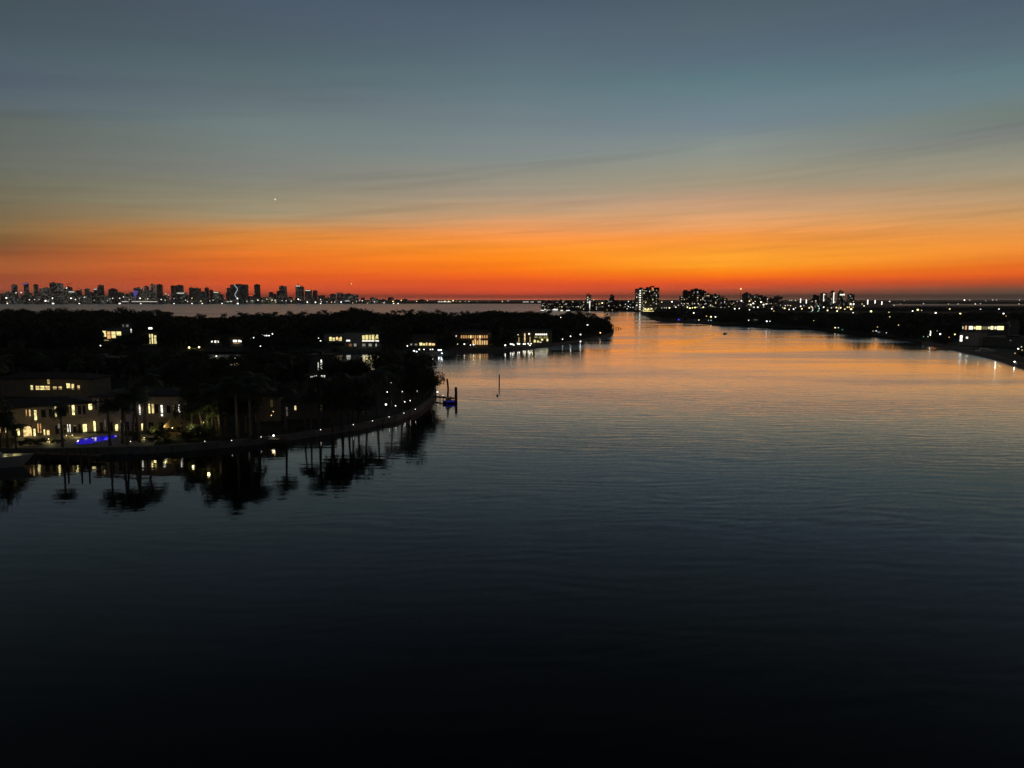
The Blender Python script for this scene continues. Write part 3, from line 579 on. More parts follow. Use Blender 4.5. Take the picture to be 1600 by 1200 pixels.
for x, y0, y1, D in ((1251,466.5,473,2450),(1260,468,474,2450),(1356,468.5,475.5,2900),(1367.5,469,474,2900),(1378,471,476,2900),(1454,517,524.5,600)):
    lamp(x, y0, 1.3, WHT, 2.6, D=D, tall=(y1 - y0), kind='light_pole', lab='tall thin vertical white light ' + ('near the right dock' if x == 1454 else 'rising over ' + lm(x)), cat='light pole', group='tall vertical lights')
# arc of lights in the park
arc = [(1262 + 4 * math.cos(a) + 4, 483 + 4.5 * math.sin(a)) for a in [x * .4 - 1.2 for x in range(7)]] + [(1276 + 4 * math.cos(a), 482 + 5 * math.sin(a)) for a in [x * .4 - 1.2 for x in range(7)]]
for x, y in arc: lamp(x, y, .95, GRN if R.random() < .3 else WHT, 2.0, D=1900, lab='pale park light in a curved row beneath the right towers', group='curved rows of park lights')
# far island garden and dock lights
for x, y, r, c, h in [(157,540,1.1,WHT,5),(295.5,543,2.0,YEL,3),(311,542.5,1.9,YEL,3),(397,528,2,COOL,7),(409,523.5,1.2,WHT,7),(413,524,1,WHT,7),(416.5,524.5,1.6,COOL,7),(420.5,524.5,1.1,WHT,7),(426,521.5,1.5,WHT,7),(474.5,523,1,COOL,7),(497.5,528,1.2,WHT,5),(501,533,1.5,WHT,5),(407,541,1,WHT,5),
    (636.5,540.5,1.1,WHT,3),(647,548.5,2.0,COOL,1.9),(651,549.5,1.3,COOL,1.8),(655,546,1.2,WHT,3),(662.5,546,1.1,WHT,3),(672.5,546,1,WHT,3),(676,546,1.1,WHT,3),(685.5,547,1.8,COOL,2.2),(689,547,1.5,COOL,2.2),(690.5,552,1.3,COOL,1.6),
    (715,538,1.1,WHT,3.5),(719,537,.9,WHT,3.5),(725.5,537.7,1.5,WHT,3.5),(735,539,.9,COOL,3),(740,538.5,1.2,WHT,3),(789.5,539.5,1.5,WHT,3),(798,537.5,1.4,WHT,3),(801,538,1.3,WHT,3),(803,539,1,WHT,2.5),(809,537,1.5,WHT,2.5),(811.5,537.3,1.4,WHT,2.5),(818,537.5,1.2,WHT,2.5),(820.5,537.5,1.1,WHT,2.5),(825.5,537,1.3,WHT,2.5),(828,539.5,1.2,WHT,2.2),(830,537,1,WHT,2.5),
    (893,521.5,1.2,WHT,6),(891.5,525.5,1.1,WHT,5),(907,522.5,1.5,WHT,5),(907,533.5,1.3,COOL,1.6),(879,530,.9,WHT,3),(918,507.5,1.6,WHT,7),(938,520,1.2,ORG,4),(876,496,.8,WHT,12)]:
    lamp(x, y, r, c, 4.5, h=h, lab='%s %s far-island lamp near %s' % ('bright' if r > 1.3 else 'small', CN[c], 'the orange lit low house' if x < 450 else 'the glazed mansion' if x < 620 else 'the canal mouth' if x < 700 else 'the orange windows' if x < 775 else 'the columned house' if x < 865 else 'the tree covered tip'), cat='garden lamp', group='lamps on the far island')
# near island: seawall lights, lawn lamps
for x, y in [(408,683),(501,671.5),(552,663.5),(582,657.5),(608,651.5),(631,645.5),(649,639.5),(320,690),(362,688.5),(204,690)]:
    lamp(x, y, .75, WHT, 3.5, h=1.85, kind='seawall_light', cat='light', lab='tiny white light on the coping of the near seawall', group='lights along the near seawall')
for x, y, r in [(529,631,1.1),(542,631,1),(560,631.5,.9),(571,632,1.3),(603,632,2),(618,634,1),(632.5,628,1),(628,612,1.4),(605,612.5,1),(610.5,598,1.4),(652,611,1.1),(641,626,.9),(338,556.5,1.2),(367,560,1.2),(218,607,1.4),(266,609,1.3),(589,580,.9),(522,573,1.1)]:
    lamp(x, y, r, WHT, 4.0, h=3.2 if y > 590 else 6, kind='garden_lamp', cat='garden lamp', lab='white lamp on the near island ' + ('lawn near the tip' if x > 500 else 'behind the villa'), group='lawn lamps of the near island', power=.5)
for i in range(10):
    lamp(283 + i * 4.4, 680.2 - i * .38, .65, YEL, 1.6, h=1.75, kind='path_light', cat='light', lab='small yellow path light in the row right of the thatched hut', group='path lights by the hut')
for x, y, c, pw, z in ((76,686,YEL,40,2.2),(104,681,WARM,8,1.8),(113,680.5,WARM,8,1.8),(424,649,WARM,14,4.4),(427,643,WARM,5,5.2),(225,684,YEL,14,2.0),(308,672,YEL,30,3.2),(318,660,YEL,16,5)):
    lamp(x, y, .9 if x not in (17,) else 1.6, c, 3, h=z, kind='garden_lamp', cat='garden lamp', lab='warm garden lamp ' + ('at the left end of the villa' if x < 30 else 'under the arches of the villa wing' if x < 90 else 'on the pool patio' if x < 200 else 'by the thatched hut' if x < 350 else 'on the wall of the tan house'), group='warm garden lamps', power=pw)
for x, y, D_, pw in ((17,664,156,90),(4,668,156,45),(26,672,157,40)):
    lamp(x, y, 1.5, YEL, 3, D=D_, kind='garden_lamp', cat='garden lamp', lab='warm garden lamp among palms at the left end of the villa', group='warm garden lamps', power=pw)
for px, py, Dd, pw in ((300,668,160,170),(322,655,160,150),(255,665,164,60),(240,672,162,50),(80,684,158,40),(120,678,164,30)):
    p = at(px, py, Dd); light('garden_light', (p.x, p.y, max(2.2, p.z)), YEL, pw, r=.3)
# light coming out of the villa onto its walls
for px, py, Dd, pw, c in ((55,652,2,4,YEL),(87,646,2,4,YEL),(114,644,2,5,YEL),(133,672,2,6,YEL),(147,668,2,6,YEL),(183,670,2,5,YEL),(191,668,2,4,WHT),(218,644,2,4,WHT),(236,641,2,6,YEL),(253,645,2,5,WHT),(281,640,2,5,WHT),(44,674,2.5,9,WARM),(224,672,2,5,YEL),(160,632,2.5,3,WARM)):
    hit = hitL if px < 142 else hitR; root = vl if px < 142 else vr
    s_, z_ = hit(px, py)
    light('wall_light', (s_, -1.0, z_ + .6), c, pw * .9, root, r=.2)

# ------------------------------------------------------------------ thatched hut, garden wall, docks, boats
hp = G(271, 682, 1.3); hut = empty('thatched_hut', (hp.x, hp.y, 1.3)); tag(hut, 'small thatched garden hut with a lamp lit cone roof by the villa', 'hut')
q = MB(); q.cone(0, 0, 2.5, 4.5, 2.0, .12, 12); q.cone(0, 0, 2.3, 2.5, 2.05, 2.0, 12); q.build('roof', 'thatch', hut)
for sx in (-1, 1):
    for sy in (-1, 1): q = MB(); q.cone(sx * 1.2, sy * 1.2, 0, 2.4, .08, .07, 6); q.build('post', 'wood', hut)
q = MB(); q.box(-1.1, 1.1, -.3, .3, .85, .95); q.box(-1.0, 1.0, -.15, .15, 0, .85); q.build('counter', 'wood', hut)
q = MB(); q.ball((0, -.3, 2.1), .16); q.build('lamp', glow(YEL, 8), hut); light('hut_light', (0, -1.0, 1.9), YEL, 22, hut)
light('hut_uplight', (-.6, -2.6, 2.4), YEL, 16, hut)
KEEP.append((271, 660, 150)); KEEP.append((266, 655, 150)); KEEP.append((276, 655, 150))
q = MB(); a = G(254, 682.5, 1.3); c = G(284, 679.5, 1.3); q.tube([(a.x, a.y, 1.5), (c.x, c.y, 1.5)], [.28, .28], 4)
tag(q.build('garden_wall', 'pale_stone'), 'low pale terrace wall lit by the hut lamp', 'wall')
light('terrace_light', (G(268, 684, 1.3).x, G(268, 684, 1.3).y - .6, 2.3), YEL, 14)
KEEP += [(x, 680, 150) for x in range(255, 330, 6)]

def piling(px, ywater, ytop, r=.16, lab=None, group=None, name='piling', bend=0):
    p = G(px, ywater); top = at(px, ytop, p.y).z
    q = MB(); q.tube([(0, 0, -2), (0.03 + bend, 0, top * .5), (0, 0, top)], [r * 1.1, r, r * .95], 8)
    o = q.build(name, 'wood', loc=p); tag(o, lab, 'post', group); KEEP.append((px, ytop, p.y)); KEEP.append((px, ywater, p.y)); return o
piling(780, 601.5, 585, .22, 'lone wooden marker post standing in open water right of the island tip')
piling(678, 659, 641, .2, 'thin mooring post in the water left of the tip dock')
piling(712.5, 627, 605, .42, 'thick tall mooring pile at the outer end of the tip dock')
piling(699, 622, 592, .3, 'leaning dark pile behind the boat at the tip dock', bend=.25)
for i, x in enumerate((959, 962.5, 966.2, 969.5, 973.5)): piling(x, 515 - i * .3, (509, 510, 511, 512, 514)[i], .42, 'slender post in the short row beyond the far island tip', 'row of posts off the far island tip')
bp = G(777, 618.5); q = MB(); q.ball((0, 0, .2), .34); tag(q.build('buoy', 'boat_dark', loc=bp), 'small dark buoy floating beside the lone marker post', 'buoy')
bp = G(949, 492); q = MB(); q.cone(0, 0, -1, 2.2, 1.6, 1.5, 10); q.cone(0, 0, 2.2, 5, .8, .2, 8); tag(q.build('channel_marker', 'boat_dark', loc=bp), 'dark stubby channel marker off the far island tip', 'channel marker')

def dock(name, label, A, B, wd, z=1.1, lamps=()):
    A = Vector(A); B = Vector(B); u = (B - A); L = u.length; ang = math.atan2(u.y, u.x)
    r = empty(name, (A.x, A.y, 0), ang); tag(r, label, 'dock')
    q = MB(); nb = int(L / .35)
    for i in range(nb): q.box(i * L / nb, (i + .9) * L / nb, -wd / 2, wd / 2, z - .06, z)
    q.box(0, L, -wd / 2, -wd / 2 + .15, z - .28, z - .061); q.box(0, L, wd / 2 - .15, wd / 2, z - .28, z - .061)
    q.build('deck', 'wood', r)
    for i in range(int(L / 3) + 1):
        for sy in (-1, 1):
            q = MB(); q.cone(i * 3 + .2, sy * (wd / 2 + .14), -1.5, z + .7, .14, .13, 8); q.build('pile', 'wood', r)
    return r
for x, y, y1 in ((246,711,699),(268,709.5,698),(382,699.5,688),(438,693,683),(446,692,682),(520,680,671),(598,665.5,656),(640,652,643)): piling(x, y, y1, .15, 'dim mooring pile close under the near seawall', 'mooring piles under the near seawall')
t0_ = G(676, 625); dock('tip_dock', 'short wooden dock reaching right from the near island tip', (t0_.x - 1, t0_.y + 2), (G(711, 628).x, G(711, 628).y + 1), 1.8)
d0 = G(424, 694); dock('seawall_dock', 'small dock with a bright white lamp below the seawall lawn', (d0.x - 1, d0.y + .2), (d0.x + 3.2, d0.y + .9), 2.2)
q0 = lamp(427.5, 680.5, 2.0, WHT, 5, D=164.5, kind='dock_lamp', cat='lamp', lab='brightest white dock lamp on the near seawall below the tan house', group=None, power=22)
d0 = G(114, 722); dock('villa_dock', 'dark wooden dock in front of the villa seawall', (G(60, 716).x, G(60, 716).y), (G(160, 719).x, G(160, 719).y), 2.0)
for x in (106, 127, 139): piling(x, 728, 700, .17, 'dim mooring pile off the villa dock', 'mooring piles off the villa dock')

def boat(name, label, loc, L, ang, hull='boat_white', cabin=True, levels=1, group=None, lit=None, H=None, mast=False, blue=False):
    r = empty(name, loc, ang); tag(r, label, 'boat', group)
    Wd = L * .28; H = H or L * .12; q = MB(); st = 9; vs = []; fs = []
    for i in range(st + 1):
        f = i / st; x = -L / 2 + L * f; wd = Wd / 2 * (1 - max(0, (f - .45) / .55) ** 2.2) * (.88 + .12 * min(1, f * 4)); sh = H * (1 + .35 * f * f)
        wd = max(wd, .02)
        xb = x * .97 - L * .10 * max(0, (f - .55) / .45) ** 1.5; wb = wd * .78 * (1 - .55 * max(0, (f - .4) / .6)); vs += [(x, -wd, sh), (xb, -wb, -.15), (xb * .98, 0, -.5 - H * .15), (xb, wb, -.15), (x, wd, sh), (x, 0, sh + .04)]
    for i in range(st):
        for k in range(6): a = i * 6 + k; b2 = i * 6 + (k + 1) % 6; fs.append((a, b2, b2 + 6, a + 6))
    fs.append((5, 4, 3, 2, 1, 0)); fs.append(tuple(st * 6 + k for k in range(6))); q.add(vs, fs); q.build('hull', hull, r)
    z = H * 1.1
    for lv in range(levels if cabin else 0):
        a, b2 = -L * (.30 - .05 * lv), L * (.18 - .1 * lv); w2 = Wd * (.36 - .05 * lv); hh = max(.9, L * .075)
        q = MB(); q.add([(a, -w2, z), (b2, -w2, z), (b2, w2, z), (a, w2, z), (a + .2, -w2 * .92, z + hh), (b2 - hh, -w2 * .92, z + hh), (b2 - hh, w2 * .92, z + hh), (a + .2, w2 * .92, z + hh)],
              [(0,3,2,1),(4,5,6,7),(0,1,5,4),(1,2,6,5),(2,3,7,6),(3,0,4,7)]); c = q.build('cabin', hull if hull != 'boat_blue' else 'boat_white', r)
        q = MB(); q.box(a + .8, b2 - hh * 1.2, -w2 - .02, w2 + .02, z + hh * .35, z + hh * .75); q.build('cabin_window', lit or 'glass_dark', c)
        z += hh
    if mast:
        q = MB(); q.cone(-L * .08, 0, z, z + L * .16, .08, .05, 6); q.box(-L * .08 - .1, -L * .08 + .1, -.7, .7, z + L * .09, z + L * .1); q.build('radar_mast', 'boat_white', r)
    q = MB(); 
    for i in range(7):
        x = L * (.2 + .27 * i / 6); q.cone(x, -Wd * .3 * (1 - i / 9), H * 1.2, H * 1.2 + .8, .03, .03, 4)
    q.build('rail', 'metal', r); return r
yp = G(8, 733); boat('yacht', 'large dim grey motor yacht moored at the bottom left below the villa', (yp.x - 6, yp.y + 1.5, 0), 20, .12, levels=2, mast=True, H=1.8)
KEEP.append((20, 690, 130)); KEEP.append((5, 690, 130))
tb = boat('docked_boat', 'small boat with a faint blue glowing hull on the tip dock', (G(703, 630).x, G(702, 630).y - .6, .35), 4.4, rad(10), 'boat_blue', levels=1)
q = MB(); q.box(-1.2, 1.6, -.70, -.66, .3, .45); q.build('hull_light_strip', glow(BLU, .25), tb)
lamp(692.5, 618, 1.1, COOL, 3.5, D=235, kind='dock_lamp', lab='small cool lamp beside the blue boat', group=None)
lamp(683.5, 612.5, 1.5, WHT, 4, D=243, kind='dock_lamp', lab='white lamp at the root of the tip dock', group=None)
wp = G(1133, 522); boat('motor_boat', 'tiny dark motor boat trailing a wake across the channel', (wp.x, wp.y, 0), 4.2, rad(-20), 'boat_dark')
light('boat_fill_light', (G(1556, 556).x - 2, G(1556, 556).y - 3, 5.5), WHT, 60)  # added fill lamp with no visible source, brightens the white boat's hull
wp = G(1556, 556); boat('white_motor_boat', 'white open motor boat lying along the right seawall', (wp.x, wp.y + 9, 1.2), 11, rad(-22))
MR = 'white boats moored at the far marina'
for x, L, ly, s_ in ((868, 22, 484.8, 2), (857, 16, 485, 1), (848, 12, 485, 1), (888, 13, 485.2, 1), (878, 9, 485.3, 1)):
    p = G(x, ly + 1); b_ = boat('marina_boat', 'white boat with bright deck lights at the far marina quay', (p.x, p.y, 0), L, 0, levels=s_, group=MR, lit=glow(WHT, 2.5))
    q = MB(); q.box(-L * .45, L * .3, -L * .16, -L * .15, L * .1, L * .1 + 1.6); q.build('deck_lights', glow(WHT, 1.6), b_)
wp = G(1014, 492); boat('moored_cruiser', 'dark cruiser moored under the big waterfront tower', (wp.x, wp.y, 0), 16, .1, 'boat_dark')
# blue-lit quay lights on the right shore
lamp(1060.5, 499.5, 1.8, BLU, 1.6, h=2.2, lab='blue light at the waterline of the right shore', group=None, cat='lamp')
lamp(1085, 500, .9, BLU, .5, h=2.2, lab='faint blue light on the right shore by the white lamp', group=None, cat='lamp')
lamp(1316, 515, 1.2, GRN, .7, h=1.9, lab='green dock light on the right shore', group=None, cat='lamp')
lamp(1585, 568, 1.5, WHT, 7, D=365, lab='white lamp at the water edge near the right margin', group=None, cat='lamp')

# ------------------------------------------------------------------ skyline towers
def tower(x0, x1, yt, D, m, label, group, style='', wins=0, thick=None, base=1.6, top=None, wc=WARM, ws=1.2, cat='tower', name='tower', seed=None):
    p0 = at(x0, yt, D); p1 = at(x1, yt, D); w = p1.x - p0.x; h = p0.z - base; th = thick or max(18, w * .6)
    cx = (p0.x + p1.x) / 2; r = empty(name, (cx, D, base)); tag(r, label, cat, group)
    q = MB(); hw = w / 2
    if style == 'step':
        q.box(-hw, hw, 0, th, 0, h * .72); q.box(-hw * .45, hw, th * .1, th * .9, h * .72, h)
    elif style == 'stepl':
        q.box(-hw, hw, 0, th, 0, h * .8); q.box(-hw, hw * .4, th * .1, th * .9, h * .8, h)
    elif style == 'slant':
        q.add([(-hw,0,0),(hw,0,0),(hw,th,0),(-hw,th,0),(-hw,0,h),(hw,0,h*.86),(hw,th,h*.86),(-hw,th,h)],[(0,3,2,1),(4,5,6,7),(0,1,5,4),(1,2,6,5),(2,3,7,6),(3,0,4,7)])
    elif style == 'round':
        q.tube([(0, th / 2, 0), (0, th / 2, h * .9), (0, th / 2, h * .97), (0, th / 2, h)], [hw, hw, hw * .8, hw * .4], 14)
    elif style == 'notch':
        q.box(-hw, hw, 0, th, 0, h * .86); q.box(-hw, -hw * .3, 0, th, h * .86, h); q.box(hw * .2, hw, 0, th, h * .86, h * .98)
    else: q.box(-hw, hw, 0, th, 0, h)
    q.build('body', m, r)
    q = MB(); q.box(-hw * .35, hw * .25, th * .3, th * .7, h, h + max(3, h * .03)); q.build('penthouse', 'tower_dark', r)
    if style == 'spire': q = MB(); q.cone(0, th / 2, h, h * 1.12, 1.6, .4, 6); q.build('spire', 'tower_dark', r)
    if top: q = MB(); q.box(-hw * .8, hw * .8, -.6, 0, h - 5 - (3 if D > 4000 else 0), h - 1.5); q.build('roof_sign', glow(top, .8), r)
    rr = random.Random(int(x0 * 31 + yt))
    fl = max(3, int(h / 3.4)); nx = max(2, int(w / 4.5)); cells = [(i, j) for i in range(nx) for j in range(fl - 1)]; rr.shuffle(cells)
    for i, j in cells[:int(wins * .6)]:
        xx = -hw + (i + .2) * w / nx; zz = 1 + j * h / fl
        if style in ('step',) and zz > h * .7: continue
        ww = w / nx * rr.choice([.3, .35, .4, .6]); ww = min(ww, hw - xx - .3)
        q = MB(); q.box(xx, xx + ww, -.5, -.02, zz, zz + 2.2); q.build('lit_window', glow(rr.choice([WHT, WARM, WHT, YEL]), rr.choice([.2, .35, .6, 1.5])), r)
    return r
DT = 'downtown towers across the bay'
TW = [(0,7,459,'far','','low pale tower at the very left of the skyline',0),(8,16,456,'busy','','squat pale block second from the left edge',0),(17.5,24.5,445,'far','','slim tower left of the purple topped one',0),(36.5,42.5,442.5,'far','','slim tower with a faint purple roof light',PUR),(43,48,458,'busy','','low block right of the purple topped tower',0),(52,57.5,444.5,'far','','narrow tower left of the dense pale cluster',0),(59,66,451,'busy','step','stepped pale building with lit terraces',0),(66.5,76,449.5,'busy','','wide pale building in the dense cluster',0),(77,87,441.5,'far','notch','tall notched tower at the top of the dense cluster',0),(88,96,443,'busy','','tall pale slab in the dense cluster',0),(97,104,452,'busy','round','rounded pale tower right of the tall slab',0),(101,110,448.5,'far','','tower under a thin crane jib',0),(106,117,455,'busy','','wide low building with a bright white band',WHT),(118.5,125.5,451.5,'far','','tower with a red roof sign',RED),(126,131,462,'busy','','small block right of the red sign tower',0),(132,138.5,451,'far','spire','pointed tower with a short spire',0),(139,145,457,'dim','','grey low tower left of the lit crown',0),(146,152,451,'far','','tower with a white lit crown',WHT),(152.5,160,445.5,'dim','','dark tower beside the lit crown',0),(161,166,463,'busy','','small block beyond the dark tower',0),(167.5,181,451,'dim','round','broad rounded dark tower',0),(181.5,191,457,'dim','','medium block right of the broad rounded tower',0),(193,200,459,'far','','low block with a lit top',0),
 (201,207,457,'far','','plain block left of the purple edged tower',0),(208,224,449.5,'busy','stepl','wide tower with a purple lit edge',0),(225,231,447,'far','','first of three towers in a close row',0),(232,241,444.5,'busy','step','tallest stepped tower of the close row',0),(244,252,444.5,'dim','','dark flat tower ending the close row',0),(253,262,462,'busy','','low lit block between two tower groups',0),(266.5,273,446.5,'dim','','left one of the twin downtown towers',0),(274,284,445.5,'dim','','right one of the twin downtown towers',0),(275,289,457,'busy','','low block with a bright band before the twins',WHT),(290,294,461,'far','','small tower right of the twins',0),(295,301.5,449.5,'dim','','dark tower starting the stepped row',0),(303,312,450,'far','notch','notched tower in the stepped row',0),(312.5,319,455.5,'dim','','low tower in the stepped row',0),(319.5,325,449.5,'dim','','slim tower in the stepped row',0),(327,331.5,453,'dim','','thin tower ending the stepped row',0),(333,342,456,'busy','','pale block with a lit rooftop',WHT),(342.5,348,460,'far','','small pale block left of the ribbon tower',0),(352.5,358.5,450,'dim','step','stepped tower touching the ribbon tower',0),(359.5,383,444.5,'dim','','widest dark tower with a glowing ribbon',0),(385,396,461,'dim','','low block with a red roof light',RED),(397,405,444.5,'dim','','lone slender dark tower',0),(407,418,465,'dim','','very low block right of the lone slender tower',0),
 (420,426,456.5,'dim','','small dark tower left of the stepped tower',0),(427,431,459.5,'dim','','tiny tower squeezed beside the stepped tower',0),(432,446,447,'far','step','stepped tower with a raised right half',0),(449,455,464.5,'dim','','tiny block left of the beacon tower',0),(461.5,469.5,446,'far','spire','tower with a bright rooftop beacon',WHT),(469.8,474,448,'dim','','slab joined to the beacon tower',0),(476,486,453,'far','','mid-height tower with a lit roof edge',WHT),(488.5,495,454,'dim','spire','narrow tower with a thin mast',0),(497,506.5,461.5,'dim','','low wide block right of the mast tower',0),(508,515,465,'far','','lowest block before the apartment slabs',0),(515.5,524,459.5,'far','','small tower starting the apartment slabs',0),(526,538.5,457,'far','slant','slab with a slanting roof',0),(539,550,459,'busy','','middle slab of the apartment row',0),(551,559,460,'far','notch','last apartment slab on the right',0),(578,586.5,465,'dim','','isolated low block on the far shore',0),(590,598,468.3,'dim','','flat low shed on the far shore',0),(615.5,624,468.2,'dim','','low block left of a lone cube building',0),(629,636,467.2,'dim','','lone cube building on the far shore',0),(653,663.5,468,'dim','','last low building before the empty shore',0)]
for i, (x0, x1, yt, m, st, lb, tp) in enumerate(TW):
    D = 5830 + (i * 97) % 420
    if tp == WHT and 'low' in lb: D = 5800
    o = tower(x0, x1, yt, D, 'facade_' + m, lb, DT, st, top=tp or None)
    if 'purple lit edge' in lb:
        w = at(x1, yt, D).x - at(x0, yt, D).x; hh = at(x0, yt, D).z; q = MB(); q.box(-w / 2, -w / 2 + w * .38, -2, -.1, hh * .25, hh * .8); q.build('light_panel', glow(PUR, .35), o)
    if 'ribbon' in lb and 'widest' in lb:
        pts = [at(x, y, D - 3) for x, y in ((366,445),(368,447.5),(370.5,450),(371,453),(369,456.5),(367,460),(368,463),(370.5,466),(370,469),(369,473))]
        q = MB(); q.tube([(p.x - o.location.x, -4, p.z - 1.6) for p in pts], [3.0] * len(pts), 6); q.build('light_ribbon', glow(COOL, .5), o)
    if 'crane' in lb:
        q = MB(); p0 = at(104, 444, D); p1 = at(112, 443.5, D); q.tube([(p0.x - o.location.x, 0, p0.z), (p1.x - o.location.x, 0, p1.z)], [1.6, 1.6], 4); q.cone(0, 5, at(x0, yt, D).z, p0.z, 1.6, 1.6, 4); q.build('crane', 'tower_dark', o)
# filler mid-rise frontage along the foot of the skyline
rr = random.Random(3); x = 2
while x < 606:
    wd = rr.uniform(4, 9); yt = rr.uniform(460.5, 467) if x < 290 else rr.uniform(464, 469)
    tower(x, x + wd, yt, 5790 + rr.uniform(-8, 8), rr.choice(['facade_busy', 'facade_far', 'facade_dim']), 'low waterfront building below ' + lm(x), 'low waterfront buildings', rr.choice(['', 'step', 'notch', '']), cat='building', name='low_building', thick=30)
    x += wd + rr.uniform(.3, 6)
MT = 'apartment towers beyond the channel'
o = tower(917, 924, 460, 2150, 'facade_mid', 'slim dark tower with a white light strip down its foot', MT, 'notch', wins=10, base=1.3)
q = MB(); z0 = at(921, 486, 2150).z; z1 = at(921, 471, 2150).z; xx = at(921.5, 470, 2150).x - o.location.x; q.box(xx - .9, xx + .9, -1.2, -.6, 1, z1); q.build('light_strip', glow(WHT, 1.7), o)
tower(954, 960, 461, 2150, 'facade_mid', 'slim dark tower with a notched top', MT, 'notch', wins=8, base=1.3)
tower(945, 967, 468.5, 2100, 'facade_mid', 'low block around the foot of the notched tower', MT, wins=10, base=1.3, cat='building', name='apartment_block')
for i, (x0, x1, yt) in enumerate([(847,853,470.8),(853.5,862,470.5),(863,872,472),(873,880,469.2),(881,893,470.5),(894,905,471),(906,916,471.5),(926,936,470.2),(937,944,472),(968,979,471),(980,992,470.8)]):
    tower(x0, x1, yt, 2200 + i * 9, 'facade_mid', 'low apartment block under ' + lm(x0), 'low blocks on the middle shore', ['', 'step', 'notch'][i % 3], wins=7, base=1.3, cat='building', name='apartment_block')
tower(994, 1011, 451, 1960, 'facade_mid', 'left half of the big waterfront tower with a lit edge column', MT, '', wins=34, base=1.3, ws=1.5)
o = tower(1011.3, 1030.3, 448.5, 1964, 'facade_mid', 'right half of the big waterfront tower with a stepped roofline', MT, 'notch', wins=38, base=1.3)
q = MB(); w = at(1011.3, 460, 1964).x; 
for i in range(9): 
    z = at(1000, 484 - i * 3.6, 1955).z; xx = at(1000.2, 460, 1955).x - o.location.x; q.box(xx - 1.6, xx + 1.6, -10, -9, z - 1.3, z + 1.3)
q.build('balcony_lights', glow(WHT, 1.8), o)
q = MB(); xa = at(1005, 482, 1950).x; xb = at(1022, 482, 1950).x; 
for i in range(7):
    f = xa + (xb - xa) * i / 7; q.box(f, f + (xb - xa) / 7 * .8, 0, 6, 0, 5 + 3 * (i % 2))
o = q.build('lit_lobby', glow(YEL, 1.5), loc=(0, 1948, 1.4)); tag(o, 'brightly lit yellow lobby at the foot of the big waterfront tower', 'lobby'); KEEP += [(x, y, 1900) for x in (1005, 1010, 1015, 1020) for y in (480, 484)]
tower(1064, 1081, 454.5, 2300, 'facade_mid', 'left part of the broad stepped apartment block', MT, 'step', wins=26, base=1.3)
tower(1081.3, 1097, 452, 2304, 'facade_mid', 'taller middle part of the broad stepped apartment block', MT, '', wins=26, base=1.3)
tower(1097.3, 1103.5, 454.5, 2308, 'facade_mid', 'narrow right part of the broad stepped apartment block', MT, '', wins=12, base=1.3)
tower(1104, 1112, 459.5, 2340, 'facade_mid_lit', 'block touching the right of the stepped apartments', MT, '', wins=14, base=1.3)
tower(1112.5, 1125, 460.5, 2350, 'facade_mid_lit', 'block with a flat roof in the lower lit group', MT, '', wins=20, base=1.3)
tower(1126, 1137, 463.5, 2360, 'facade_mid_lit', 'last and lowest block of the lower lit group', MT, 'slant', wins=16, base=1.3)
tower(1138, 1150, 471, 2300, 'facade_mid', 'low dark building left of the radio mast', MT, '', wins=12, base=1.3, cat='building', name='apartment_block')
tower(1161, 1175.5, 458, 2500, 'facade_mid_lit', 'rounded dark block right of the radio mast', MT, 'round', wins=12, base=1.3)
tower(1176, 1192, 461, 2520, 'facade_mid', 'long flat block right of the rounded one', MT, '', wins=20, base=1.3)
tower(1193, 1201, 464, 2530, 'facade_mid', 'small block ending the flat row', MT, '', wins=10, base=1.3)
tower(1212, 1223, 463, 2700, 'facade_mid', 'faint wide block left of the light row', MT, 'notch', wins=10, base=1.3)
tower(1202, 1209, 466, 2650, 'facade_mid', 'faint small block left of the wide faint one', MT, '', wins=6, base=1.3)
tower(1269, 1281, 461.5, 2600, 'facade_mid', 'dark block left of the two pointed towers', MT, 'step', wins=12, base=1.3)
o = tower(1285, 1292.5, 458, 2550, 'facade_mid', 'tower with a bright vertical light line at its left edge', MT, '', wins=10, base=1.3)
q = MB(); q.box(at(1287, 460, 2550).x - o.location.x - .9, at(1287, 460, 2550).x - o.location.x + .9, -1.4, -.6, at(1287, 471.5, 2550).z, at(1287, 458.6, 2550).z - 1.3); q.build('light_strip', glow(WHT, 1.5), o)
o = tower(1299, 1306.5, 455, 2500, 'facade_mid', 'left pointed tower with a long white light line', MT, 'round', wins=8, base=1.3)
q = MB(); q.box(at(1302.7, 460, 2500).x - o.location.x - 1.1, at(1302.7, 460, 2500).x - o.location.x + 1.1, -1.8, -.6, at(1303, 474.5, 2500).z, at(1303, 457, 2500).z - 1.3); q.build('light_strip', glow(WHT, 1.8), o)
o = tower(1311, 1320.5, 455, 2500, 'facade_mid_lit', 'right pointed tower with lit upper floors', MT, 'round', wins=22, base=1.3)
q = MB(); z = at(1315, 460.5, 2500).z - 1.3; q.box(-7, 9, -1.6, -.6, z - 2, z + 2); q.build('lit_floor', glow(WHT, 1.5), o)
tower(1328, 1335.5, 460, 2450, 'facade_mid_lit', 'blocky lit tower ending the right group', MT, '', wins=22, base=1.3)
tower(1293, 1299, 466, 2600, 'facade_mid', 'low block between the vertical lit tower and pointed tower', MT, '', wins=8, base=1.3)
tower(1321, 1328, 470, 2600, 'facade_mid', 'low block between the pointed and blocky lit towers', MT, '', wins=8, base=1.3)
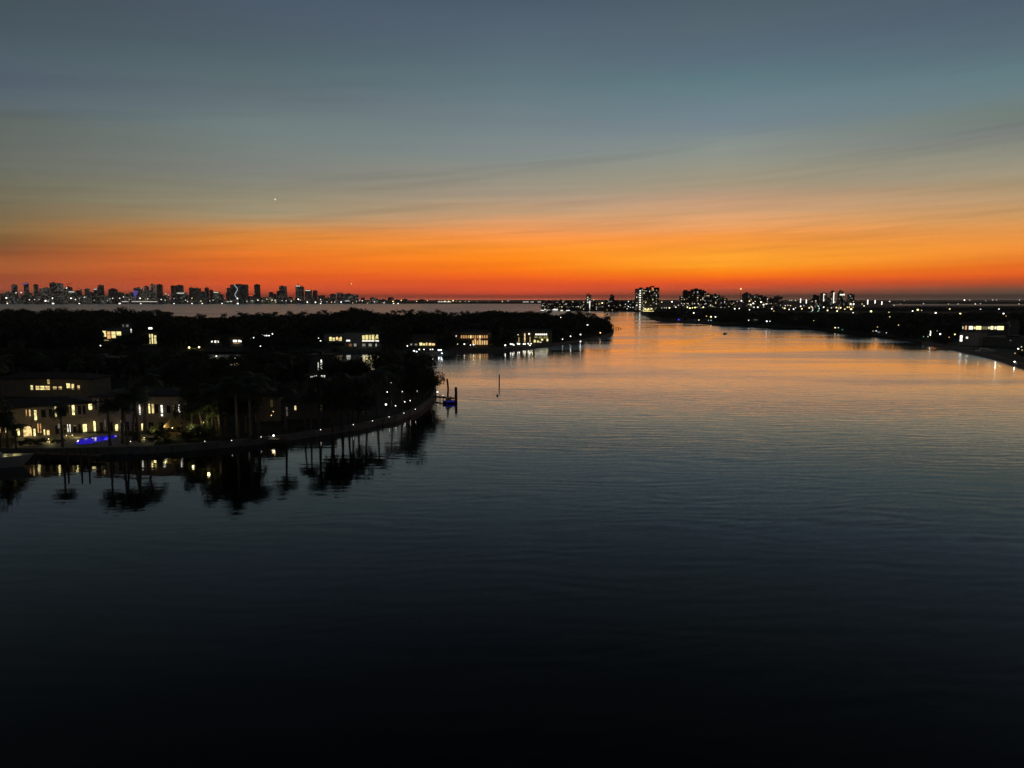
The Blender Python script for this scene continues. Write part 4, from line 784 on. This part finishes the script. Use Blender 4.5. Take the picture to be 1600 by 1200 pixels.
# radio mast
p = at(1157, 470, 2700); q = MB(); zt = at(1157, 452, 2700).z
for a in range(3): q.tube([(1.6 * math.cos(a * 2.1), 1.6 * math.sin(a * 2.1), 0), (.3 * math.cos(a * 2.1), .3 * math.sin(a * 2.1), zt)], [.35, .2], 4)
for i in range(12):
    z = zt * i / 12; rr_ = 1.6 - 1.3 * i / 12; q.tube([(rr_, 0, z), (-rr_ * .5, rr_ * .86, z + 4), ], [.15, .15], 4)
r_ = empty('radio_mast', (p.x, 2700, 1.3)); tag(r_, 'thin radio mast with an orange warning light above the right skyline', 'mast')
q.build('lattice', 'metal', r_); q = MB(); q.ball((0, 0, zt), 2.6); q.build('warning_light', glow(ORG, 3), r_)
# planet and aircraft
p = at(430, 311.5, 30000); q = MB(); q.ball((0, 0, 0), 24); tag(q.build('evening_planet', glow(WHT, 1.5), loc=p), 'single tiny bright planet low in the left half of the sky', 'planet')
p = at(546.5, 443.5, 9000); q = MB(); q.tube([(-20, 0, 0), (20, 0, 0)], [2.2, 1.6], 8); q.add([(0,-18,0),(5,-18,0),(5,18,0),(0,18,0),(0,-18,.5),(5,-18,.5),(5,18,.5),(0,18,.5)], [(0,3,2,1),(4,5,6,7),(0,1,5,4),(1,2,6,5),(2,3,7,6),(3,0,4,7)])
pl = empty('aircraft', p); tag(pl, 'distant aircraft light low over the orange horizon', 'aircraft'); q.build('fuselage', 'metal', pl); q = MB(); q.ball((18, -3, 0), 6); q.build('landing_light', glow(WARM, 1.8), pl)

# ------------------------------------------------------------------ trees
def leafcloud(rs, n, cr, ch, zc, size, lobes):
    """leaf sized quads gathered in clumps through a lumpy crown"""
    C = []
    for i in range(lobes):
        a = rs.uniform(0, 6.28); r = cr * (rs.uniform(.15, .72)); C.append((r * math.cos(a), r * math.sin(a), zc + ch * rs.uniform(-.45, .5), cr * rs.uniform(.3, .52)))
    V = []
    k = 9
    for c in range(n // k):
        L = C[rs.randint(0, lobes)]
        d = rs.normal(size=3); d /= np.linalg.norm(d); rr = L[3] * rs.uniform(.55, 1.05)
        o = np.array(L[:3]) + d * rr * np.array([1, 1, .75])
        for j in range(k):
            p = o + rs.normal(size=3) * size * .9
            a = rs.normal(size=3); a /= np.linalg.norm(a); b_ = np.cross(a, rs.normal(size=3)); b_ /= np.linalg.norm(b_)
            s1 = size * rs.uniform(.5, 1); s2 = size * rs.uniform(.25, .6)
            V += [p - a * s1, p + b_ * s2, p + a * s1, p - b_ * s2]
    return np.array(V)
def mesh_quads(name, V, m):
    me = bpy.data.meshes.new(name); n = len(V) // 4
    me.vertices.add(len(V)); me.vertices.foreach_set('co', np.asarray(V, 'f').ravel())
    me.loops.add(n * 4); me.loops.foreach_set('vertex_index', np.arange(n * 4, dtype='i'))
    me.polygons.add(n); me.polygons.foreach_set('loop_start', np.arange(0, n * 4, 4, dtype='i'))
    me.materials.append(M[m]); me.update(calc_edges=True); return me
def tree_template(seed, n, size, lobes=9):      # unit tree: height 10, crown radius 5
    rs = np.random.RandomState(seed); V = leafcloud(rs, n, 5.0, 5.0, 6.2, size, lobes)
    V[:, 2] = np.clip(V[:, 2], 1.4, 10.2); me = mesh_quads('crown', V, 'leaf' if seed % 2 else 'leaf_dark')
    q = MB(); lean = rs.uniform(-.5, .5, 2)
    q.tube([(0, 0, -.3), (lean[0] * .4, lean[1] * .4, 2), (lean[0], lean[1], 5)], [.42, .3, .18], 7)
    for i in range(5):
        a = i * 1.26 + rs.uniform(-.3, .3); q.tube([(lean[0] * .5, lean[1] * .5, 2.4 + .2 * i), (1.6 * math.cos(a), 1.6 * math.sin(a), 4.6), (3 * math.cos(a), 3 * math.sin(a), 6.6)], [.18, .11, .05], 5)
    tm = q.build('trunk', 'bark').data
    for o in list(COL.objects):
        if o.data is tm: bpy.data.objects.remove(o)
    return tm, me, V
def palm_template(seed, dense=True):             # unit palm: height 10
    rs = np.random.RandomState(seed); bx_, by_ = rs.uniform(-.8, .8, 2); q = MB()
    q.tube([(0, 0, -.3), (bx_ * .2, by_ * .2, 3), (bx_ * .6, by_ * .6, 6), (bx_, by_, 9)], [.3, .2, .17, .14], 7)
    tm = q.build('trunk', 'palm_bark').data
    for o in list(COL.objects):
        if o.data is tm: bpy.data.objects.remove(o)
    V = []; nf = 20 if dense else 13
    for i in range(nf):
        a = i * 2.399 + rs.uniform(-.2, .2); e = rs.uniform(-.5, 1.15); L = rs.uniform(2.3, 3.0)
        p = np.array([bx_, by_, 9.0]); d = np.array([math.cos(a) * math.cos(e), math.sin(a) * math.cos(e), math.sin(e)]); side = np.array([-math.sin(a), math.cos(a), 0])
        ns = 9 if dense else 5
        for s_ in range(ns):
            nx_ = p + d * L / ns; ll = .85 * math.sin(math.pi * (.15 + .8 * s_ / ns)) + .12
            V += [p + side * .05, nx_ + side * .05, nx_ - side * .05, p - side * .05]
            for sg in (-1, 1):
                for hh in ((.0, .5) if dense else (.0,)):
                    r0 = p + (nx_ - p) * hh; wv = (nx_ - p) * (.34 if dense else .8); tip = r0 + side * sg * ll + d * .35 - np.array([0, 0, .32 * ll])
                    V += [r0, r0 + wv, tip + wv * .4, tip]
            p = nx_; d = d - np.array([0, 0, .22 if dense else .38]); d /= np.linalg.norm(d)
    V = np.array(V); return tm, mesh_quads('crown', V, 'palm_leaf'), V
TN = [tree_template(s, 2700, .34) for s in (1, 2, 3, 4)]
TMid = [tree_template(s, 990, .5) for s in (11, 12, 13, 14)]
TFar = [tree_template(s, 200, .95, 7)[2] for s in (21, 22, 23, 24, 25)]
PN = [palm_template(s) for s in (31, 32, 33)]
PFar = [palm_template(s, False) for s in (41, 42)]
rt = random.Random(11)
def inside(x, y, P):
    c = False; j = len(P) - 1
    for i in range(len(P)):
        if (P[i][1] > y) != (P[j][1] > y) and x < (P[j][0] - P[i][0]) * (y - P[i][1]) / (P[j][1] - P[i][1]) + P[i][0]: c = not c
        j = i
    return c
def interp(L, x):
    if x <= L[0][0]: return L[0][1]
    for (a, b1), (c, d) in zip(L, L[1:]):
        if x <= c: return b1 + (d - b1) * (x - a) / (c - a)
    return L[-1][1]
KA = np.array([(k[0], k[1], k[2]) for k in KEEP])
def blocks(x, y, h, r):
    """does a tree here stand in front of something that must be seen"""
    px, py, f = proj((x, y, 1.3 + h)); rp = r * F / f * .95
    return bool(np.any((np.abs(KA[:, 0] - px) < rp + .6) & (KA[:, 1] > py - .8) & (KA[:, 2] > y + .5) & (KA[:, 1] < proj((x, y, 1.3))[1] + 2)))
def fit(x, y, h, r, sil=None):
    """limit a tree to the canopy line seen in the photograph, and shrink it if it hides a lamp"""
    if sil:
        px, _, _ = proj((x, y, 8)); yt = interp(sil, px) + rt.uniform(.4, 4.2)
        zmax = at(px, yt, y).z - 1.3; h = min(h, zmax)
    if h < 3.5: return None
    for k_ in range(5):
        if not blocks(x, y, h, r): return h, r
        h *= .74; r *= .8
        if h < 3: return None
    return None
def near_lm(px, zone):
    if zone == 'near':
        for lim, s in ((30,'at the left edge behind the villa'),(110,'behind the villa wing'),(200,'behind the villa main block'),(300,'behind the right end of the villa'),(380,'right of the thatched hut'),(450,'around the tan house'),(530,'behind the dark low house'),(600,'on the lawn toward the tip'),(2000,'at the near island tip')):
            if px < lim: return s
    if zone == 'far':
        for lim, s in ((90,'at the left end'),(150,'by the faint pale house'),(215,'by the yellow glazed house'),(280,'by the tall stair window'),(390,'by the orange lit low house'),(500,'left of the glazed mansion'),(600,'by the glazed mansion'),(700,'by the canal mouth house'),(780,'by the orange windows'),(865,'by the columned house'),(2000,'at the tapering tip')):
            if px < lim: return s
    for lim, s in ((1040,'by the big waterfront tower'),(1110,'below the stepped apartments'),(1200,'below the radio mast'),(1262,'below the row of street lights'),(1345,'below the pointed towers'),(1440,'below the tall light poles'),(1500,'left of the bright doorway'),(9000,'around the long glazed building')):
        if px < lim: return s
def place(kind, x, y, h, r, lib, zone):
    tm, cm, _ = rt.choice(lib)
    root = empty('palm_tree' if kind == 'palm' else 'broadleaf_tree', (x, y, 1.3), rt.uniform(0, 6.28))
    for nm, me in (('trunk', tm), ('crown', cm)):
        o = bpy.data.objects.new(nm, me); COL.objects.link(o); o.parent = root
    s_ = h / 10 if kind != 'palm' else h / 10.6
    root.scale = (r / 5, r / 5, s_) if kind != 'palm' else (max(.9, s_) * 1.2, max(.9, s_) * 1.2, s_)
    px = proj((x, y, 5))[0]
    zn = {'near': 'near island', 'far': 'far island', 'right': 'right shore'}[zone]
    tag(root, '%s %s %s' % (zn.replace(' ', '-'), 'palm' if kind == 'palm' else 'leafy tree', near_lm(px, zone)), 'palm' if kind == 'palm' else 'tree', ('palms' if kind == 'palm' else 'broadleaf trees') + ' of the ' + zn)
cnt = {'b': 0, 'p': 0}
# near island: palms along the seawall lawn, as their reflections show
for px, py, h in [(392,683,13),(405,676,15),(447,676,12.5),(476,671,9.5),(486,671,10),(500,668,14),(519,664,12.5),(545,660,12),(552,656,12.5),(573,655,11),(590,648,13.5),(613,641,11.5),(628,636,13),(640,628,12),(652,620,11.5),(663,610,12.5),(668,618,10),(372,684,14.5),(345,686,13),(658,600,11),(640,604,14),(676,600,10),(208,690,13),(218,692,12),(172,697,11),(192,694,12.5),(200,696,10.5),(98,699,10),(226,676,14.5),(318,684,8.5),(326,683,10),(12,701,6.5),(25,702,6),(1,700,8),(332,684,7.5),(300,684,8)]:
    p = G(px, py, 1.3); h2 = h
    place('palm', p.x, p.y, h2, 3, PN, 'near')
SILN = [(-200,541),(0,541),(60,544),(300,546),(480,552),(500,562),(600,562),(620,564),(660,575),(690,590)]
# big trees near the water, right of the villa and at the tip
for px, py, h, r in [(300,676,11,3.6),(328,668,14.5,5.5),(352,676,15.5,6),(372,672,15,5.5),(340,682,14,5),(385,676,13,5),(520,672,13,4.5),(535,668,14,5),(560,662,11.5,4),(643,636,13.5,5),(672,622,11,4.5),(660,626,12,5),(-20,700,13,5),(655,611,12.5,5.5),(640,600,14,6),(668,606,9.5,4.2),(622,606,13,6),(600,600,14,6.5),(384,650,14,5.5),(575,598,13,6),(545,608,11,5.5),(520,605,12,6),(350,640,15,6.5),(470,611,13,6),(440,608,14,6),(405,606,14,6),(312,640,13,6),(-40,700,12,4),(6,612,13,5)]:
    p = G(px, py, 1.3); place('tree', p.x, p.y, h, r, TN, 'near'); cnt['b'] += 1
tries = 0
while cnt['b'] < 150 and tries < 9000:
    tries += 1
    px = rt.uniform(-120, 680); Y_ = rt.uniform(192, 345) if rt.random() < .45 else rt.uniform(285, 345); p = at(px, 600, Y_); x, y = p.x, p.y
    if not inside(x, y, NEARP) or not inside(x + 3, y + 4, NEARP): continue
    if Y_ < 200 and px < 330: continue
    if Y_ < 210 and 390 < px < 530: continue
    if 475 < px < 530 and 225 < Y_ < 275: continue
    if 0 < px < 145 and 205 < Y_ < 250: continue
    if px > 500 and Y_ < 255 and rt.random() < .75: continue
    ok = fit(x, y, rt.uniform(9, 16), rt.uniform(4.5, 7.5), SILN)
    if not ok: continue
    if ok[0] < 5: continue
    place('tree', x, y, ok[0], ok[1], TN if y < 260 else TMid, 'near'); cnt['b'] += 1
for i in range(60):
    px = rt.uniform(-60, 660); Y_ = rt.uniform(215, 335); p = at(px, 600, Y_)
    if not inside(p.x, p.y + 3, NEARP) or (0 < px < 145 and Y_ < 250): continue
    h = rt.uniform(10, 15)
    if blocks(p.x, p.y, h, 2.2): continue
    place('palm', p.x, p.y, h, 3, PN, 'near')
# low shrubs on the villa lawn
def shrub(px, py, h, r, lab):
    p = G(px, py, 1.3); tm, cm, _ = TN[rt.randint(0, 3)]
    root = empty('shrub', (p.x, p.y, 1.0)); o = bpy.data.objects.new('foliage', cm); COL.objects.link(o); o.parent = root; root.scale = (r / 5, r / 5, h / 9); root.rotation_euler = (0, 0, rt.uniform(0, 6))
    tag(root, lab, 'shrub', 'garden shrubs')
for px, py, h, r in [(233,690,1.3,1.2),(244,690,1.5,1.3),(207,684,1.6,1.3),(196,682,1.3,1.0),(240,686,3.4,1.5),(250,688,2.8,1.6),(259,688,2.2,1.2),(292,690,3.0,1.6),(304,689,3.6,1.8),(315,690,4.2,1.8),(326,689,4.6,1.9),(213,692,2.4,1.2),(66,694,1.6,1.3),(54,697,2.0,1.5),(36,699,1.8,1.4),(128,676,1.4,.8),(158,677,1.2,.9),(288,687,1.5,1.5),(298,688,1.7,1.6),(310,687,2,1.7),(321,688,1.8,1.5),(330,687,2.2,1.5),(86,692,1.2,1.1),(97,691,1.0,1.0),(45,690,1.3,1.3),(262,690,1.1,1.3),(351,690,1.6,1.5),(398,686,1.3,1.4),(450,678,1.5,1.6),(470,674,1.4,1.8),(640,636,1.3,1.5)]:
    shrub(px, py, h, r, 'low dark shrub ' + ('on the pool patio' if px < 120 else 'beside the villa doorways' if px < 252 else 'near the thatched hut' if px < 340 else 'on the seawall lawn'))
# far island
SIL2 = [(-400,481),(0,481),(100,480),(140,480),(165,482),(195,478.5),(215,481),(225,488),(260,491),(300,494),(340,494.5),(370,491.5),(400,490),(450,491),(500,488),(530,484),(555,478.3),(580,482),(600,486),(650,487),(700,487),(720,489),(750,484),(770,481),(790,484),(810,485),(850,484),(865,491),(880,489.5),(900,489.5),(925,492),(935,494),(950,497),(957,508),(990,512)]
nb = 0; tries = 0
def front_ok(px, Y_):
    return True
stuffpos = []
# dome tree and back-ridge trees seen against the bay
for px, Yd, h, r in [(555,1000,24,15),(770,1010,21,13),(195,1150,24,14),(100,1200,22,14),(140,1180,22,14),(130,1100,20,12),(40,1150,21,13),(10,1180,21,13),(830,940,19,11),(848,930,19,10),(812,960,19,10),(885,900,16,7),(900,880,15,7),(790,985,19,11),(748,990,19,10),(540,985,21,10),(572,990,21,10),(930,800,14,6),(942,760,13,6),(950,740,12,5)]:
    p = at(px, 500, Yd); sil = fit(p.x, p.y, h, r, SIL2)
    if sil: place('tree', p.x, p.y, sil[0], r, TMid, 'far'); nb += 1
while nb < 92 and tries < 3000:
    tries += 1
    px = rt.uniform(-40, 955); Y_ = rt.uniform(440, 600); p = at(px, 520, Y_); x, y = p.x, p.y
    if not inside(x, y, IS2P) or not inside(x, y - 5, IS2P): continue
    if any(a < px < b_ and D_ - 8 < Y_ < D_ + 18 for a, b_, D_ in ((152,196,560),(90,148,600),(222,258,520),(320,384,520),(506,542,500),(538,598,490),(632,686,500),(704,770,500),(800,864,535),(454,498,600))): continue
    ok = fit(x, y, rt.uniform(9, 16), rt.uniform(5, 8.5), SIL2)
    if not ok or ok[0] < 4: continue
    place('tree', x, y, ok[0], ok[1], TMid, 'far'); nb += 1
npalm = 0
for px in [222,226,231,237,243,247,252,258,262,268,292,310,318,345,352,368,374,381,388,394,399,404,411,418,424,431,440,446,452,458,464,471,478,485,492,500,508,614,622,630,638,645,655,662,668,675,683,690,697,705,714,722,730,858,880,884,888,893,898,904,910,916,924,932,947,951]:
    Yd = {0: 800}.get(0) if px < 500 else (930 if px < 860 else 800 if px < 930 else 720)
    Yd += rt.uniform(-25, 25); p = at(px, 500, Yd)
    if not inside(p.x, p.y, IS2P): 
        p = at(px, 500, Yd - 60)
        if not inside(p.x, p.y, IS2P): continue
    yt = rt.uniform(479.5, 485.5) if px < 260 else interp(SIL2, px) + rt.uniform(-7.0, -1.0); h = at(px, yt, p.y).z - 1.3
    h = max(8, min(h, 25)); place('palm', p.x, p.y, h, 4, PFar, 'far'); npalm += 1
for i in range(70):
    px = rt.uniform(0, 950); Y_ = rt.uniform(475, 700); p = at(px, 520, Y_); h = rt.uniform(11, 16)
    if not inside(p.x, p.y - 4, IS2P) or blocks(p.x, p.y, h, 2.6): continue
    px2, py2, _ = proj((p.x, p.y, h)); 
    if py2 < interp(SIL2, px): continue
    place('palm', p.x, p.y, h, 3, PFar, 'far')
# right shore
SILR = [(1000,490),(1015,488),(1030,484),(1060,485),(1100,483),(1140,484),(1200,486),(1260,486),(1330,488),(1400,486),(1450,488),(1480,488),(1500,487),(1520,486),(1600,486),(1900,486)]
nr = 0; tries = 0
while nr < 62 and tries < 4000:
    tries += 1
    px = rt.uniform(1018, 1640); Yf = interp([(1015,1290),(1060,1040),(1130,930),(1200,840),(1300,735),(1370,640),(1440,545),(1500,462),(1600,352),(1800,230)], px)
    Y_ = Yf + abs(rt.gauss(0, 1)) * Yf * .16 + 8; p = at(px, 500, Y_)
    if not inside(p.x, p.y - 4, RTP): continue
    if 1494 < px < 1600 and Y_ > 440 and Y_ < 590: continue
    if 1455 < px < 1600 and Y_ < 445 and rt.random() < .8: continue
    ok = fit(p.x, p.y, rt.uniform(8, 15) if px < 1450 else rt.uniform(4, 9), rt.uniform(5, 9) if px < 1450 else rt.uniform(2.5, 5), SILR)
    if not ok: continue
    place('tree', p.x, p.y, ok[0], ok[1], TMid, 'right'); nr += 1
for i in range(45):
    px = rt.uniform(1020, 1600); Yf = interp([(1015,1290),(1060,1040),(1130,930),(1200,840),(1300,735),(1370,640),(1440,545),(1500,462),(1600,352)], px)
    Y_ = Yf * rt.uniform(1.02, 1.25); p = at(px, 500, Y_); h = rt.uniform(9, 14)
    if not inside(p.x, p.y - 3, RTP) or blocks(p.x, p.y, h, 2.6) or (1494 < px and 440 < Y_ < 590): continue
    place('palm', p.x, p.y, h, 3, PFar, 'right')
# the woods nobody could count
def wood(name, label, P, n, yr, hr, rr_, sil, pxr, seed):
    rw = np.random.RandomState(seed); out = []; c = 0; tr = 0
    while c < n and tr < n * 8:
        tr += 1; px = rw.uniform(*pxr); a_, b_ = yr
        Y_ = 1 / rw.uniform(1 / b_, 1 / a_); p = at(px, 500, Y_)
        if P is not None and not (inside(p.x, p.y - 8, P) and inside(p.x, p.y + 6, P)): continue
        if name == 'far_island_woods' and any(a < px < e_ and D_ - 8 < Y_ < D_ + 18 for a, e_, D_ in ((152,196,560),(90,148,600),(186,216,700),(222,258,520),(320,384,520),(506,542,500),(538,598,490),(632,686,500),(704,770,500),(454,498,600),(800,864,535))): continue
        ok = fit(p.x, p.y, rw.uniform(*hr), rw.uniform(*rr_), sil)
        if not ok or ok[0] < 4: continue
        V = TFar[rw.randint(0, 5)]; th = rw.uniform(0, 6.28); cs, sn = math.cos(th), math.sin(th)
        s_ = np.array([ok[1] / 5, ok[1] / 5, ok[0] / 10]); W_ = V * s_
        out.append(np.stack([W_[:, 0] * cs - W_[:, 1] * sn + p.x, W_[:, 0] * sn + W_[:, 1] * cs + p.y, W_[:, 2] + 1.3], 1)); c += 1
    me = mesh_quads(name, np.concatenate(out), 'leaf_dark'); o = bpy.data.objects.new(name, me); COL.objects.link(o)
    o['label'] = label; o['category'] = 'woods'; o['kind'] = 'stuff'; return o
wood('far_island_woods', 'dense dark tree cover over the middle of the far island', IS2P, 2500, (445, 1230), (10, 19), (6, 10), SIL2, (-60, 955), 1)
wood('right_shore_woods', 'dense dark tree cover behind the right waterfront', RTP, 1500, (600, 2300), (8, 15), (6, 11), SILR, (1015, 1700), 2)
wood('inland_woods', 'low dark trees between the distant lights at right', RTP, 900, (1900, 4100), (7, 11), (14, 24), [(800,474),(860,475),(990,477),(1000,480),(2000,478)], (850, 1750), 3)
wood('far_shore_woods', 'thin dark tree line along the far horizon', None, 900, (5800, 8000), (9, 15), (28, 50), [(-100,471),(2000,471)], (-60, 1700), 4)

# ------------------------------------------------------------------ labels: make each single out one thing
ORD = ['leftmost', 'second', 'third', 'fourth', 'fifth', 'sixth', 'seventh', 'eighth', 'ninth', 'tenth', 'eleventh', 'twelfth', 'thirteenth', 'fourteenth', 'fifteenth', 'sixteenth', 'seventeenth', 'eighteenth', 'nineteenth', 'twentieth']
def words(x): return len(x.split())
by = {}
for o in ALL: by.setdefault(o.get('label'), []).append(o)
for lb, os_ in by.items():
    if len(os_) < 2 or not lb: continue
    rows = [('', os_)]
    if len(os_) > 20:
        os_.sort(key=lambda o: o.location.y); nr_ = math.ceil(len(os_) / 20); k_ = math.ceil(len(os_) / nr_)
        nm = {2: ['front', 'back'], 3: ['front', 'middle', 'back']}.get(nr_, ['front', 'nearer', 'middle', 'farther', 'back'])
        rows = [(' in %s row' % nm[min(i, len(nm) - 1)], os_[i * k_:(i + 1) * k_]) for i in range(nr_)]
    for suf, L in rows:
        L.sort(key=lambda o: proj(tuple(o.location))[0])
        for i, o in enumerate(L):
            o['label'] = lb + suf + (', leftmost' if i == 0 else ', rightmost' if i == len(L) - 1 else ', %s from left' % ORD[i])

# ------------------------------------------------------------------ thin evening haze over the whole bay
hz = MB(); hz.box(-60000, 60000, -3000, 61000, -3, 330)
hm = bpy.data.materials.new('haze_air'); hm.use_nodes = True; ht = hm.node_tree; ht.nodes.clear()
pv = N(ht, 'ShaderNodeVolumePrincipled'); pv.inputs['Color'].default_value = (.85, .88, .8, 1); pv.inputs['Density'].default_value = HAZE
ho = N(ht, 'ShaderNodeOutputMaterial'); ht.links.new(pv.outputs[0], ho.inputs['Volume']); M['haze_air'] = hm
h_ = hz.build('haze', 'haze_air'); h_['kind'] = 'stuff'; h_['label'] = 'thin evening haze over the bay and skyline'; h_['category'] = 'haze'
